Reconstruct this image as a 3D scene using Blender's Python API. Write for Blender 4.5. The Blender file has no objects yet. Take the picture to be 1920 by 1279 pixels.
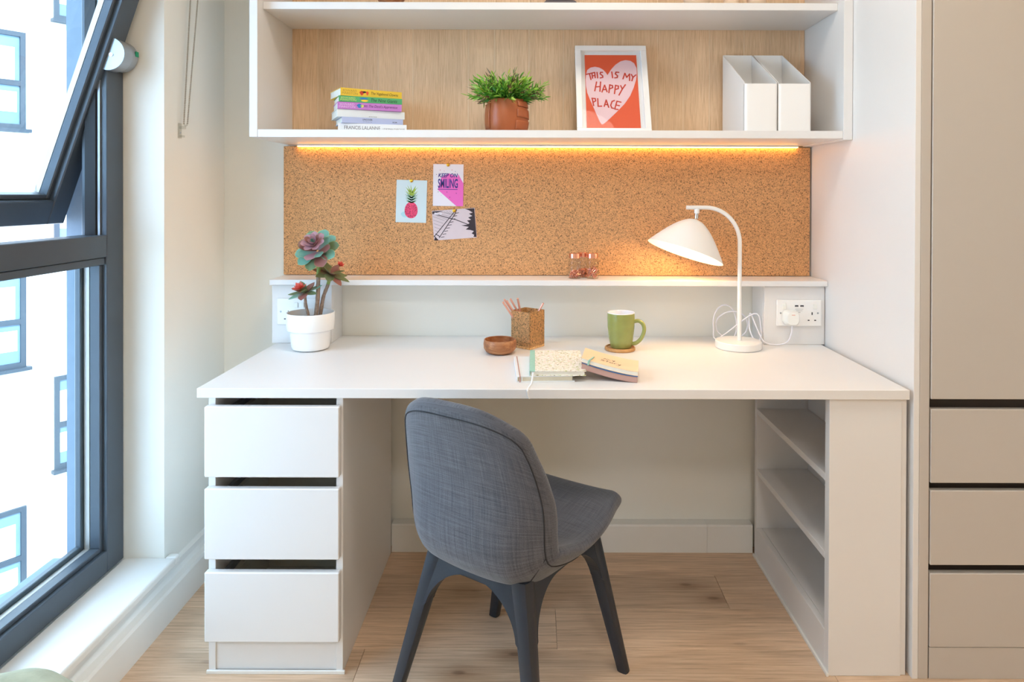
import bpy, bmesh, math, random
from mathutils import Vector, Matrix
random.seed(7)
PI = math.pi
S = bpy.context.scene
C = S.collection

# ------------------------------------------------------------------ camera
cd = bpy.data.cameras.new('camera'); cam = bpy.data.objects.new('camera', cd); C.objects.link(cam)
cd.sensor_width = 36.0; cd.lens = 24.0
PITCH = 0.006; ROLL = 0.0028
cam.location = (0, 0, 1.25)
cam.rotation_euler = (Matrix.Rotation(PI/2 - PITCH, 4, 'X') @ Matrix.Rotation(ROLL, 4, 'Z')).to_euler()
cd.shift_x = -40/1920; cd.shift_y = -(272.5 - 1280*math.tan(PITCH))/1920
cd.clip_start = 0.02; cd.clip_end = 200
S.camera = cam

# ------------------------------------------------------------------ world, sun, exposure
W = bpy.data.worlds.new('sky'); S.world = W; W.use_nodes = True
bg = W.node_tree.nodes['Background']
bg.inputs[0].default_value = (0.58, 0.80, 1.12, 1); bg.inputs[1].default_value = 7.2
sd = bpy.data.lights.new('sun', 'SUN'); sd.energy = 9.0; sd.angle = math.radians(1.0); sd.color = (1.0, 0.97, 0.92)
sun = bpy.data.objects.new('sun', sd); C.objects.link(sun)
sun.rotation_euler = Vector((-0.62, 0.44, -0.65)).to_track_quat('-Z', 'Y').to_euler()
pd = bpy.data.lights.new('window_portal', 'AREA'); pd.shape = 'RECTANGLE'; pd.size = 1.36; pd.size_y = 2.15
pd.cycles.is_portal = True
portal = bpy.data.objects.new('window_portal', pd); C.objects.link(portal)
portal.location = (-1.40, 1.36, 1.22); portal.rotation_euler = Vector((1, 0, 0)).to_track_quat('-Z', 'Z').to_euler()
S.view_settings.view_transform = 'Standard'; S.view_settings.look = 'None'
S.view_settings.gamma = 1.0; S.view_settings.use_curve_mapping = False
S.view_settings.exposure = -0.05
S.cycles.max_bounces = 9; S.cycles.diffuse_bounces = 5; S.cycles.glossy_bounces = 3; S.cycles.transparent_max_bounces = 16
S.cycles.caustics_reflective = False; S.cycles.caustics_refractive = False

# ------------------------------------------------------------------ materials
def srgb(r, g, b):
    f = lambda c: (c/255/12.92) if c/255 <= 0.04045 else ((c/255+0.055)/1.055)**2.4
    return (f(r), f(g), f(b), 1)

class NT:
    def __init__(s, name):
        s.m = bpy.data.materials.new(name); s.m.use_nodes = True
        s.t = s.m.node_tree; s.p = s.t.nodes['Principled BSDF']; s.out = s.t.nodes['Material Output']
    def n(s, typ, **kw):
        nd = s.t.nodes.new(typ)
        for k, v in kw.items():
            if k in ('inp',):
                for i, x in v.items(): nd.inputs[i].default_value = x
            else: setattr(nd, k, v)
        return nd
    def l(s, a, b): s.t.links.new(a, b)
    def ramp(s, fac, stops):
        r = s.n('ShaderNodeValToRGB'); e = r.color_ramp.elements
        while len(e) < len(stops): e.new(0.5)
        for el, (p, c) in zip(e, stops): el.position = p; el.color = c
        s.l(fac, r.inputs[0]); return r.outputs[0]
    def mapping(s, scale=(1,1,1), coord='Object', rot=(0,0,0), rnd=False):
        tc = s.n('ShaderNodeTexCoord'); mp = s.n('ShaderNodeMapping')
        mp.inputs['Scale'].default_value = scale; mp.inputs['Rotation'].default_value = rot
        src = tc.outputs[coord]
        if rnd:
            oi = s.n('ShaderNodeObjectInfo'); ad = s.n('ShaderNodeVectorMath', operation='MULTIPLY_ADD')
            cb = s.n('ShaderNodeCombineXYZ'); s.l(oi.outputs['Random'], cb.inputs[0]); s.l(oi.outputs['Random'], cb.inputs[1]); s.l(oi.outputs['Random'], cb.inputs[2])
            ad.inputs[1].default_value = (7.3, 13.1, 5.7); s.l(cb.outputs[0], ad.inputs[0]); s.l(src, ad.inputs[2]); src = ad.outputs[0]
        s.l(src, mp.inputs['Vector']); return mp.outputs[0]
    def noise(s, vec, scale, detail=4, rough=0.55, dist=0):
        nd = s.n('ShaderNodeTexNoise'); s.l(vec, nd.inputs['Vector'])
        nd.inputs['Scale'].default_value = scale; nd.inputs['Detail'].default_value = detail
        nd.inputs['Roughness'].default_value = rough; nd.inputs['Distortion'].default_value = dist
        return nd.outputs['Fac']
    def mix(s, fac, a, b, mode='MIX'):
        m = s.n('ShaderNodeMix', data_type='RGBA', blend_type=mode)
        for sock, v in ((m.inputs[0], fac), (m.inputs[6], a), (m.inputs[7], b)):
            if hasattr(v, 'is_linked') or hasattr(v, 'links'): s.l(v, sock)
            else: sock.default_value = v
        return m.outputs[2]
    def bump(s, h, strength=0.2, dist=0.002):
        b = s.n('ShaderNodeBump'); b.inputs['Strength'].default_value = strength; b.inputs['Distance'].default_value = dist
        s.l(h, b.inputs['Height']); s.l(b.outputs[0], s.p.inputs['Normal'])
    def set(s, col=None, rough=0.5, metal=0.0, spec=0.5):
        if col is not None:
            if hasattr(col, 'links'): s.l(col, s.p.inputs['Base Color'])
            else: s.p.inputs['Base Color'].default_value = col
        s.p.inputs['Roughness'].default_value = rough; s.p.inputs['Metallic'].default_value = metal
        s.p.inputs['Specular IOR Level'].default_value = spec
        return s.m

def plain(name, col, rough=0.5, metal=0.0, var=0.03, scale=6.0, bump=0.0, spec=0.5):
    t = NT(name); v = t.mapping()
    f = t.noise(v, scale, 3)
    lo = tuple(max(0, c*(1-var)) for c in col[:3])+(1,); hi = tuple(min(1, c*(1+var)) for c in col[:3])+(1,)
    t.set(t.ramp(f, [(0.3, lo), (0.7, hi)]), rough, metal, spec)
    if bump: t.bump(t.noise(v, 180, 2), bump, 0.001)
    return t.m

M = {}
M['wall'] = plain('wall_paint', srgb(240, 238, 229), 0.75, var=0.015, scale=2, bump=0.05)
M['white'] = plain('white_laminate', srgb(230, 228, 226), 0.38, var=0.008, scale=3)
M['gloss_white'] = plain('gloss_white', srgb(243, 242, 240), 0.22, var=0.006)
M['trim'] = plain('white_gloss_paint', srgb(236, 235, 230), 0.35, var=0.01)
M['ceil'] = plain('ceiling_paint', srgb(238, 236, 230), 0.85, var=0.01)
M['greige'] = plain('greige_lacquer', srgb(196, 189, 181), 0.45, var=0.008, scale=2)
M['groove'] = plain('dark_groove', srgb(58, 48, 42), 0.6)
M['slate'] = plain('slate_aluminium', srgb(74, 84, 94), 0.38, 0.15, var=0.04, scale=9)
M['gasket'] = plain('black_gasket', srgb(28, 31, 36), 0.7)
M['spacer'] = plain('pane_spacer', srgb(196, 190, 184), 0.4, 0.3)
M['extgrey'] = plain('grey_render', srgb(126, 140, 154), 0.9, var=0.05, scale=30, bump=0.2)
M['facade'] = plain('white_render', srgb(240, 240, 238), 0.9, var=0.02, scale=1.5)
M['concrete'] = plain('ground_concrete', srgb(176, 176, 172), 0.9, var=0.08)
M['fframe'] = plain('facade_window_frame', srgb(46, 56, 66), 0.5)
M['fglass'] = plain('facade_window_glass', srgb(96, 122, 140), 0.15, var=0.12, scale=2.5)
M['fblind'] = plain('facade_blind', srgb(238, 240, 240), 0.8)
M['steel'] = plain('brushed_steel', srgb(168, 174, 180), 0.38, 0.8, var=0.05, scale=20)
M['chrome'] = plain('chrome', srgb(205, 206, 208), 0.12, 1.0)
M['green_dot'] = plain('green_sticker', srgb(0, 140, 100), 0.5)
M['chain'] = plain('nickel_beads', srgb(176, 170, 156), 0.3, 0.8)
M['black'] = plain('black_slot', srgb(32, 30, 34), 0.6)
M['chairleg'] = plain('charcoal_plastic', srgb(36, 43, 53), 0.36, var=0.05, scale=12, bump=0.05)
M['seam'] = plain('dark_seam_thread', srgb(38, 40, 46), 0.8)
M['lampwhite'] = plain('satin_white_metal', srgb(238, 236, 232), 0.35, var=0.005)
M['cable'] = plain('white_cable', srgb(236, 234, 240), 0.4)
M['plug'] = plain('white_plug_plastic', srgb(242, 242, 236), 0.35)
M['red'] = plain('faded_red_print', srgb(226, 176, 160), 0.5)
M['grey_print'] = plain('grey_print', srgb(120, 118, 124), 0.6)
M['paper'] = plain('paper_pages', srgb(232, 228, 216), 0.85, var=0.04, scale=60)
M['cream'] = plain('cream_pages', srgb(222, 214, 192), 0.85, var=0.04, scale=60)
M['offwhite'] = plain('offwhite_cover', srgb(228, 232, 230), 0.5)
M['yellow'] = plain('yellow_cover', srgb(240, 200, 62), 0.45)
M['green'] = plain('green_cover', srgb(80, 168, 108), 0.45)
M['purple'] = plain('lilac_cover', srgb(196, 124, 200), 0.45)
M['lav'] = plain('lavender_cover', srgb(182, 192, 226), 0.5)
M['wcover'] = plain('white_cover', srgb(236, 238, 240), 0.45)
M['ink'] = plain('black_ink', srgb(40, 36, 40), 0.7)
M['ink_y'] = plain('ochre_ink', srgb(172, 140, 60), 0.6)
M['ink_g'] = plain('lime_ink', srgb(214, 226, 110), 0.6)
M['ink_p'] = plain('pale_lilac_ink', srgb(236, 200, 236), 0.6)
M['ink_v'] = plain('violet_ink', srgb(88, 36, 104), 0.6)
M['ink_dg'] = plain('dark_green_ink', srgb(24, 60, 44), 0.6)
M['ink_red'] = plain('red_ink', srgb(206, 62, 40), 0.6)
M['ink_blue'] = plain('blue_ink', srgb(40, 120, 186), 0.6)
M['ink_grey'] = plain('grey_ink', srgb(104, 104, 108), 0.7)
M['orange'] = plain('orange_print', srgb(232, 92, 52), 0.6)
M['pinkheart'] = plain('pale_pink_print', srgb(240, 206, 214), 0.6)
M['card_blue'] = plain('pale_blue_card', srgb(214, 234, 240), 0.5)
M['card_white'] = plain('white_card', srgb(238, 236, 246), 0.5)
M['pink'] = plain('hot_pink_print', srgb(240, 110, 200), 0.5)
M['navy'] = plain('navy_print', srgb(52, 50, 140), 0.5)
M['shadowblue'] = plain('pale_cyan_print', srgb(176, 222, 232), 0.5)
M['photo_sky'] = plain('photo_pale_sky', srgb(222, 208, 214), 0.35, var=0.03, scale=20)
M['photo_dark'] = plain('photo_dark', srgb(52, 44, 54), 0.35)
M['photo_grey'] = plain('photo_grey', srgb(150, 138, 142), 0.35)
M['brass'] = plain('brass', srgb(226, 178, 66), 0.25, 0.9)
M['copper'] = plain('rose_copper', srgb(236, 172, 148), 0.25, 0.9, var=0.06, scale=60)
M['pencil'] = plain('rose_gold_pencil', srgb(222, 164, 144), 0.35, 0.4)
M['leather'] = plain('tan_leather', srgb(166, 90, 50), 0.4, var=0.07, scale=14, bump=0.08)
M['leather_in'] = plain('leather_cut_edge', srgb(104, 48, 28), 0.7)
M['soil'] = plain('dark_soil', srgb(60, 66, 72), 0.95, var=0.3, scale=80)
M['mug'] = plain('olive_green_glaze', srgb(150, 156, 88), 0.15, var=0.1, scale=14)
M['mug_in'] = plain('white_glaze', srgb(238, 238, 244), 0.15)
M['mint'] = plain('mint_cloth', srgb(158, 206, 190), 0.6, var=0.05, scale=80)
M['peach'] = plain('peach_cover', srgb(246, 214, 176), 0.55)
M['taupe'] = plain('taupe_cover', srgb(190, 152, 142), 0.6)
M['blue'] = plain('blue_endpaper', srgb(84, 132, 190), 0.6)
M['sage'] = plain('sage_fabric', srgb(168, 172, 150), 0.95, var=0.1, scale=40, bump=0.3)
M['darkobj'] = plain('dark_grey_metal', srgb(86, 80, 84), 0.4, 0.3)
M['beige'] = plain('beige_ceramic', srgb(226, 200, 172), 0.6, var=0.05)
M['interior'] = plain('drawer_inside', srgb(228, 222, 208), 0.6)

def grain_wood(name, c0, c1, c2, along, rough=0.5, fine=420, rnd=True, tint=0.12, bump=0.08, knots=False):
    t = NT(name); sc = [fine/12.0]*3; sc[along] = fine/12.0*0.035
    v = t.mapping(tuple(sc), rnd=rnd)
    a = t.noise(v, 3.0, 6, 0.65, 0.3)
    sc2 = [9.0]*3; sc2[along] = 0.9
    b = t.noise(t.mapping(tuple(sc2), rnd=rnd), 1.0, 4, 0.6, 1.2)
    col = t.ramp(a, [(0.28, c0), (0.5, c1), (0.72, c2)])
    col = t.mix(0.55, col, t.ramp(b, [(0.25, (0.80, 0.78, 0.76, 1)), (0.7, (1.12, 1.1, 1.08, 1))]), 'MULTIPLY')
    if knots:
        ks = [4.2]*3; ks[along] = 1.7
        vo = t.n('ShaderNodeTexVoronoi', feature='F1', voronoi_dimensions='2D'); t.l(t.mapping(tuple(ks), rnd=rnd), vo.inputs['Vector']); vo.inputs['Scale'].default_value = 1.0
        k = t.ramp(vo.outputs['Distance'], [(0.018, (0.30, 0.23, 0.19, 1)), (0.04, (0.62, 0.55, 0.5, 1)), (0.22, (1, 1, 1, 1))])
        col = t.mix(t.ramp(t.noise(t.mapping((1.3, 2.1, 1), rnd=rnd), 2.0, 2), [(0.40, (0.05, 0.05, 0.05, 1)), (0.60, (0.9, 0.9, 0.9, 1))]), col, k, 'MULTIPLY')
    if rnd:
        oi = t.n('ShaderNodeObjectInfo')
        col = t.mix(1.0, col, t.ramp(oi.outputs['Random'], [(0, (1-tint, 1-tint, 1-tint, 1)), (1, (1+tint*0.5, 1+tint*0.45, 1+tint*0.4, 1))]), 'MULTIPLY')
    t.set(col, rough); t.bump(a, bump, 0.001); return t.m
M['veneer'] = grain_wood('oak_veneer', srgb(200, 164, 126), srgb(226, 192, 154), srgb(238, 208, 174), 2, 0.5, fine=1500, tint=0.06)
M['plank'] = grain_wood('oak_floor', srgb(186, 156, 128), srgb(224, 192, 161), srgb(242, 214, 185), 0, 0.45, fine=700, tint=0.14, knots=True)
M['pale_oak'] = grain_wood('pale_oak_line', srgb(226, 196, 160), srgb(236, 208, 174), srgb(244, 220, 190), 2, 0.5, fine=1500, rnd=False)
M['acacia'] = grain_wood('acacia_wood', srgb(122, 74, 44), srgb(166, 108, 68), srgb(200, 146, 98), 0, 0.45, fine=300, rnd=False)
M['coaster'] = grain_wood('bamboo', srgb(160, 108, 58), srgb(196, 142, 84), srgb(214, 166, 108), 0, 0.45, fine=300, rnd=False)
M['bark'] = plain('grey_bark', srgb(150, 128, 112), 0.9, var=0.25, scale=120, bump=0.4)
M['stemgreen'] = plain('green_stem', srgb(130, 150, 80), 0.8, var=0.15, scale=80)

def cork_mat(name, scale, base):
    t = NT(name); v = t.mapping()
    vo = t.n('ShaderNodeTexVoronoi', feature='F1'); t.l(v, vo.inputs['Vector']); vo.inputs['Scale'].default_value = scale
    sep = t.n('ShaderNodeSeparateColor'); t.l(vo.outputs['Color'], sep.inputs[0])
    b = [srgb(*[max(0, min(255, c*k)) for c in base]) for k in (0.62, 0.90, 1.0, 1.10)]
    col = t.ramp(sep.outputs[0], [(0.0, b[0]), (0.05, b[0]), (0.16, b[1]), (0.6, b[2]), (1.0, b[3])])
    f = t.noise(v, scale*1.7, 2, 0.6)
    col = t.mix(0.5, col, t.ramp(f, [(0.3, (0.74, 0.70, 0.66, 1)), (0.62, (1.15, 1.13, 1.1, 1))]), 'MULTIPLY')
    t.set(col, 0.9); t.bump(f, 0.25, 0.001); return t.m
M['cork'] = cork_mat('cork_sheet', 360, (214, 162, 112))
M['corkpot'] = cork_mat('cork_block', 330, (226, 182, 128))
M['fruit'] = cork_mat('pink_fruit_print', 420, (236, 84, 124))
M['clips'] = cork_mat('copper_clip_heap', 240, (216, 128, 100))

def fabric_mat():
    t = NT('heather_fabric')
    tc = t.n('ShaderNodeUVMap'); tc.uv_map = 'uv'
    def stretched(sx, sy, det):
        mp = t.n('ShaderNodeMapping'); mp.inputs['Scale'].default_value = (sx, sy, 1); t.l(tc.outputs[0], mp.inputs[0])
        return t.noise(mp.outputs[0], 1.0, det, 0.6)
    a = stretched(9, 260, 5); b = stretched(260, 9, 5); c = stretched(420, 420, 2)
    ca = t.ramp(a, [(0.3, srgb(58, 61, 68)), (0.7, srgb(108, 111, 120))])
    cb = t.ramp(b, [(0.3, srgb(58, 60, 66)), (0.7, srgb(114, 113, 118))])
    col = t.mix(0.45, ca, cb)
    col = t.mix(0.6, col, t.ramp(c, [(0.3, (0.6, 0.6, 0.62, 1)), (0.7, (1.2, 1.2, 1.2, 1))]), 'MULTIPLY')
    t.set(col, 0.95, 0, 0.2)
    t.p.inputs['Sheen Weight'].default_value = 0.25; t.p.inputs['Sheen Roughness'].default_value = 0.5
    t.bump(c, 0.4, 0.001); return t.m
M['fabric'] = fabric_mat()

def glass_mat(name, tint=(1, 1, 1, 1), gl=1.0):
    t = NT(name); tr = t.n('ShaderNodeBsdfTransparent'); tr.inputs[0].default_value = tint
    g = t.n('ShaderNodeBsdfGlossy'); g.inputs['Roughness'].default_value = 0.02
    fr = t.n('ShaderNodeLayerWeight'); fr.inputs[0].default_value = 0.5      # Schlick reflectance, same from both sides
    pw_ = t.n('ShaderNodeMath', operation='POWER'); pw_.inputs[1].default_value = 5.0; t.l(fr.outputs['Facing'], pw_.inputs[0])
    mu = t.n('ShaderNodeMath', operation='MULTIPLY_ADD'); mu.inputs[1].default_value = 0.9*gl; mu.inputs[2].default_value = 0.02*gl; t.l(pw_.outputs[0], mu.inputs[0])
    mx = t.n('ShaderNodeMixShader'); t.l(mu.outputs[0], mx.inputs[0]); t.l(tr.outputs[0], mx.inputs[1]); t.l(g.outputs[0], mx.inputs[2])
    t.l(mx.outputs[0], t.out.inputs[0]); return t.m
M['glass'] = glass_mat('window_glass', (0.95, 0.98, 0.98, 1), 0.8)
M['acrylic'] = glass_mat('clear_matte_acrylic', (0.98, 0.98, 0.98, 1), 0.25)
M['jar'] = glass_mat('jar_glass', (0.95, 0.95, 0.95, 1), 1.0)

def clear_plastic():
    return glass_mat('clear_plastic', (0.9, 0.9, 0.88, 1), 1.0)
M['clear'] = clear_plastic()

def emit(name, col, strength):
    t = NT(name); t.set(col, 0.5); t.p.inputs['Emission Color'].default_value = col; t.p.inputs['Emission Strength'].default_value = strength
    return t.m

def speckle_mat():
    t = NT('leaf_pattern_paper'); v = t.mapping((1, 1, 1))
    vo = t.n('ShaderNodeTexVoronoi', feature='F1'); t.l(v, vo.inputs['Vector']); vo.inputs['Scale'].default_value = 210
    sep = t.n('ShaderNodeSeparateColor'); t.l(vo.outputs['Color'], sep.inputs[0])
    col = t.ramp(sep.outputs[0], [(0.0, srgb(150, 140, 110)), (0.08, srgb(206, 212, 160)), (0.2, srgb(240, 236, 224)), (0.75, srgb(246, 242, 234)), (1.0, srgb(226, 206, 190))])
    col = t.mix(t.ramp(t.noise(v, 260, 2), [(0.34, (0, 0, 0, 1)), (0.42, (1, 1, 1, 1))]), srgb(186, 186, 140), col)
    t.set(col, 0.6); return t.m
M['pattern'] = speckle_mat()

def leaf_mat(name, root, mid, tip):
    t = NT(name); at = t.n('ShaderNodeAttribute'); at.attribute_name = 'tone'
    t.set(t.ramp(at.outputs['Fac'], [(0.0, root), (0.55, mid), (0.86, mid), (1.0, tip)]), 0.5); return t.m
M['leaf_teal'] = leaf_mat('leaf_teal', srgb(150, 132, 140), srgb(116, 168, 150), srgb(176, 206, 150))
M['leaf_pink'] = leaf_mat('leaf_pink', srgb(176, 130, 136), srgb(178, 136, 146), srgb(222, 146, 128))
M['leaf_green'] = leaf_mat('leaf_green', srgb(120, 112, 86), srgb(104, 124, 88), srgb(150, 170, 104))
M['leaf_wine'] = leaf_mat('leaf_wine', srgb(120, 80, 70), srgb(146, 96, 90), srgb(150, 150, 96))
M['leaf_red'] = leaf_mat('leaf_red', srgb(190, 70, 60), srgb(220, 96, 84), srgb(226, 130, 110))
def grass_mat():
    t = NT('grass_leaves'); at = t.n('ShaderNodeAttribute'); at.attribute_name = 'tone'
    t.set(t.ramp(at.outputs['Fac'], [(0.0, srgb(36, 84, 34)), (0.3, srgb(76, 146, 44)), (0.6, srgb(142, 192, 60)), (0.85, srgb(206, 218, 92)), (0.9, srgb(110, 96, 64)), (1.0, srgb(96, 74, 56))]), 0.5)
    return t.m
M['grass'] = grass_mat()

# ------------------------------------------------------------------ mesh helpers
def link(o, parent=None):
    C.objects.link(o)
    if parent is not None: o.parent = parent
    return o
def obj(name, me, mat=None, parent=None, smooth=False):
    if mat is not None and not me.materials: me.materials.append(M[mat] if isinstance(mat, str) else mat)
    if smooth:
        for p in me.polygons: p.use_smooth = True
    o = bpy.data.objects.new(name, me); return link(o, parent)
def mesh(name, v, f):
    me = bpy.data.meshes.new(name); me.from_pydata([tuple(x) for x in v], [], f); me.update(); return me
def bm_mesh(bm, name):
    me = bpy.data.meshes.new(name); bmesh.ops.recalc_face_normals(bm, faces=bm.faces); bm.to_mesh(me); bm.free(); return me
def tag(o, label=None, cat=None, group=None, kind=None):
    if label: o['label'] = label
    if cat: o['category'] = cat
    if group: o['group'] = group
    if kind: o['kind'] = kind
    return o
def thing(name, label, cat, loc=(0, 0, 0), rz=0.0, group=None):
    o = bpy.data.objects.new(name, None); o.empty_display_size = 0.05
    o.location = loc; o.rotation_euler = (0, 0, rz); link(o); return tag(o, label, cat, group)
def bm_box(bm, x0, x1, y0, y1, z0, z1, mtx=None):
    vs = [bm.verts.new((x, y, z)) for x in (x0, x1) for y in (y0, y1) for z in (z0, z1)]
    for q in ((0, 1, 3, 2), (4, 6, 7, 5), (0, 4, 5, 1), (2, 3, 7, 6), (0, 2, 6, 4), (1, 5, 7, 3)):
        bm.faces.new([vs[i] for i in q])
    if mtx is not None:
        for v in vs: v.co = mtx @ v.co
    return vs
def box(name, x0, x1, y0, y1, z0, z1, mat, parent=None, bev=0.001, mtx=None, seg=1):
    bm = bmesh.new(); bm_box(bm, x0, x1, y0, y1, z0, z1)
    if bev: bmesh.ops.bevel(bm, geom=list(bm.edges), offset=bev, segments=seg, affect='EDGES', profile=0.5)
    if mtx is not None: bmesh.ops.transform(bm, matrix=mtx, verts=bm.verts)
    return obj(name, bm_mesh(bm, name), mat, parent, smooth=False)
def boxes(name, lst, mat, parent=None, mtx=None):
    bm = bmesh.new()
    for b in lst: bm_box(bm, *b)
    if mtx is not None: bmesh.ops.transform(bm, matrix=mtx, verts=bm.verts)
    return obj(name, bm_mesh(bm, name), mat, parent)
def struct(o): o['kind'] = 'structure'; return o
def lathe(name, prof, mat, parent=None, seg=40, mtx=None, smooth=True, power=None, cap=True):
    v, f = [], []
    for (r, z) in prof:
        for k in range(seg):
            a = 2*PI*k/seg; c, s_ = math.cos(a), math.sin(a)
            if power:
                d = (abs(c)**power+abs(s_)**power)**(1/power); c, s_ = c/d, s_/d
            v.append((r*c, r*s_, z))
    n = len(prof)
    for i in range(n-1):
        for k in range(seg):
            k2 = (k+1) % seg
            f.append((i*seg+k, i*seg+k2, (i+1)*seg+k2, (i+1)*seg+k))
    if cap and prof[0][0] > 1e-4: f.append(tuple(reversed(range(seg))))
    if cap and prof[-1][0] > 1e-4: f.append(tuple((n-1)*seg+k for k in range(seg)))
    me = mesh(name, v, f)
    bm = bmesh.new(); bm.from_mesh(me); bmesh.ops.remove_doubles(bm, verts=bm.verts, dist=1e-6)
    if mtx is not None: bmesh.ops.transform(bm, matrix=mtx, verts=bm.verts)
    bmesh.ops.recalc_face_normals(bm, faces=bm.faces); bm.to_mesh(me); bm.free()
    o = obj(name, me, mat, parent, smooth)
    if smooth: me.set_sharp_from_angle(angle=math.radians(42))
    return o
def catmull(pts, n=8):
    P = [Vector(p) for p in pts]; out = []
    for i in range(len(P)-1):
        p0 = P[max(i-1, 0)]; p1 = P[i]; p2 = P[i+1]; p3 = P[min(i+2, len(P)-1)]
        for k in range(n):
            t = k/n
            out.append(0.5*((2*p1)+(p2-p0)*t+(2*p0-5*p1+4*p2-p3)*t*t+(3*p1-p0-3*p2+p3)*t**3))
    out.append(P[-1]); return out
def bm_tube(bm, pts, r, seg=8, closed=False, cap=True):
    P = [Vector(p) for p in pts]; n = len(P); rr = r if isinstance(r, (list, tuple)) else [r]*n
    rings = []; up = None
    for i in range(n):
        if closed: d = P[(i+1) % n]-P[(i-1) % n]
        else: d = P[min(i+1, n-1)]-P[max(i-1, 0)]
        d.normalize()
        if up is None: up = d.orthogonal().normalized()
        else:
            up = (up-d*up.dot(d))
            up = up.normalized() if up.length > 1e-6 else d.orthogonal().normalized()
        b = d.cross(up)
        rings.append([bm.verts.new(P[i]+(up*math.cos(2*PI*k/seg)+b*math.sin(2*PI*k/seg))*rr[i]) for k in range(seg)])
    for i in range(n if closed else n-1):
        A, B = rings[i], rings[(i+1) % n]
        for k in range(seg): bm.faces.new((A[k], A[(k+1) % seg], B[(k+1) % seg], B[k]))
    if cap and not closed: bm.faces.new(list(reversed(rings[0]))); bm.faces.new(rings[-1])
def tube(name, pts, r, mat, parent=None, seg=10, closed=False):
    bm = bmesh.new(); bm_tube(bm, pts, r, seg, closed); o = obj(name, bm_mesh(bm, name), mat, parent, True)
    o.data.set_sharp_from_angle(angle=math.radians(50)); return o
def prism(name, poly, O, ex, ey, depth, mat, parent=None):
    O, ex, ey = Vector(O), Vector(ex), Vector(ey); n = ex.cross(ey).normalized()
    k = len(poly); a = [O+ex*x+ey*y for x, y in poly]; b = [p+n*depth for p in a]
    f = [tuple(reversed(range(k))), tuple(range(k, 2*k))]+[(i, (i+1) % k, k+(i+1) % k, k+i) for i in range(k)]
    bm = bmesh.new(); vs = [bm.verts.new(p) for p in a+b]
    for q in f: bm.faces.new([vs[i] for i in q])
    return obj(name, bm_mesh(bm, name), mat, parent)
def strokes_mesh(name, lines, w, O, ex, ey, mat, parent, depth=0.0003):
    """flat printed strokes (ribbons) on the plane O, ex, ey; lines in plane units"""
    O, ex, ey = Vector(O), Vector(ex), Vector(ey); n = ex.cross(ey).normalized()
    bm = bmesh.new()
    for ln in lines:
        P = [Vector((x, y, 0)) for x, y in ln]
        for i in range(len(P)-1):
            a, b = P[i], P[i+1]; d = b-a
            if d.length < 1e-9: continue
            d.normalize(); e = d*w*0.35; s_ = Vector((-d.y, d.x, 0))*w*0.5
            vs = [bm.verts.new(O+ex*q.x+ey*q.y+n*depth) for q in (a-e-s_, b+e-s_, b+e+s_, a-e+s_)]
            bm.faces.new(vs)
    me = bpy.data.meshes.new(name); bm.to_mesh(me); bm.free(); return obj(name, me, mat, parent)
def text(name, body, O, ex, ey, width, height, mat, parent, off=0.0004, align='C', shear=0.0, bold=0.0):
    """flat lettering fitted to width x height, centred on O (ex, ey unit vectors)"""
    cu = bpy.data.curves.new(name, 'FONT'); cu.body = body; cu.size = 1; cu.shear = shear; cu.offset = bold
    cu.resolution_u = 3
    t = bpy.data.objects.new(name+'_tmp', cu); C.objects.link(t)
    dg = bpy.context.evaluated_depsgraph_get(); me = bpy.data.meshes.new_from_object(t.evaluated_get(dg))
    bpy.data.objects.remove(t); bpy.data.curves.remove(cu)
    xs = [v.co.x for v in me.vertices]; ys = [v.co.y for v in me.vertices]
    x0, x1, y0, y1 = min(xs), max(xs), min(ys), max(ys)
    O, ex, ey = Vector(O), Vector(ex).normalized(), Vector(ey).normalized(); n = ex.cross(ey)
    for v in me.vertices:
        a = ((v.co.x-x0)/(x1-x0)-0.5)*width; b = ((v.co.y-y0)/(y1-y0)-0.5)*height
        v.co = O+ex*a+ey*b+n*off
    me.name = name; return obj(name, me, mat, parent)
def flat(name, poly, O, ex, ey, mat, parent, off=0.0003):
    O, ex, ey = Vector(O), Vector(ex), Vector(ey); n = ex.cross(ey).normalized()
    return obj(name, mesh(name, [O+ex*x+ey*y+n*off for x, y in poly], [tuple(range(len(poly)))]), mat, parent)
X, Y, Z = Vector((1, 0, 0)), Vector((0, 1, 0)), Vector((0, 0, 1))
def rotz(a): return Matrix.Rotation(a, 4, 'Z')
def frame_to(d):  # matrix whose +Z is d
    return Vector(d).to_track_quat('Z', 'Y').to_matrix().to_4x4()

# ------------------------------------------------------------------ room shell
BW = 2.43; LW = -1.10; RW = 2.30; RB = -1.9; H = 2.70; FR = 1.762
fl = struct(box('floor', LW-0.3, RW+0.2, RB-0.2, BW+0.2, -0.12, -0.006, 'groove', bev=0))
pw = 0.185; rows = int((BW-RB)/pw)+1
pm = {}
for r in range(rows+1):
    y1 = 2.385+0.045-r*pw; y0 = y1-pw
    if y1 < RB: break
    x = LW-0.1-((r*0.53+0.17) % 1.25)
    while x < RW:
        xa, xb = max(x, LW), min(x+1.25, RW)
        if xb-xa > 0.02:
            key = (round(xb-xa, 3), round(min(y1, BW)-max(y0, RB), 3))
            if key not in pm:
                w_, d_ = key; bm = bmesh.new(); bm_box(bm, 0, w_-0.0008, 0, d_-0.0008, -0.012, 0)
                bmesh.ops.bevel(bm, geom=[e for e in bm.edges if all(abs(v.co.z) < 1e-6 for v in e.verts)], offset=0.0007, segments=1, affect='EDGES')
                pm[key] = bm_mesh(bm, 'plank')
            p = obj('plank', pm[key], 'plank', fl); p.location = (xa, max(y0, RB), 0)
        x += 1.25
struct(box('wall_back', LW-0.3, RW+0.2, BW, BW+0.15, -0.1, H+0.1, 'wall', bev=0))
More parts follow.
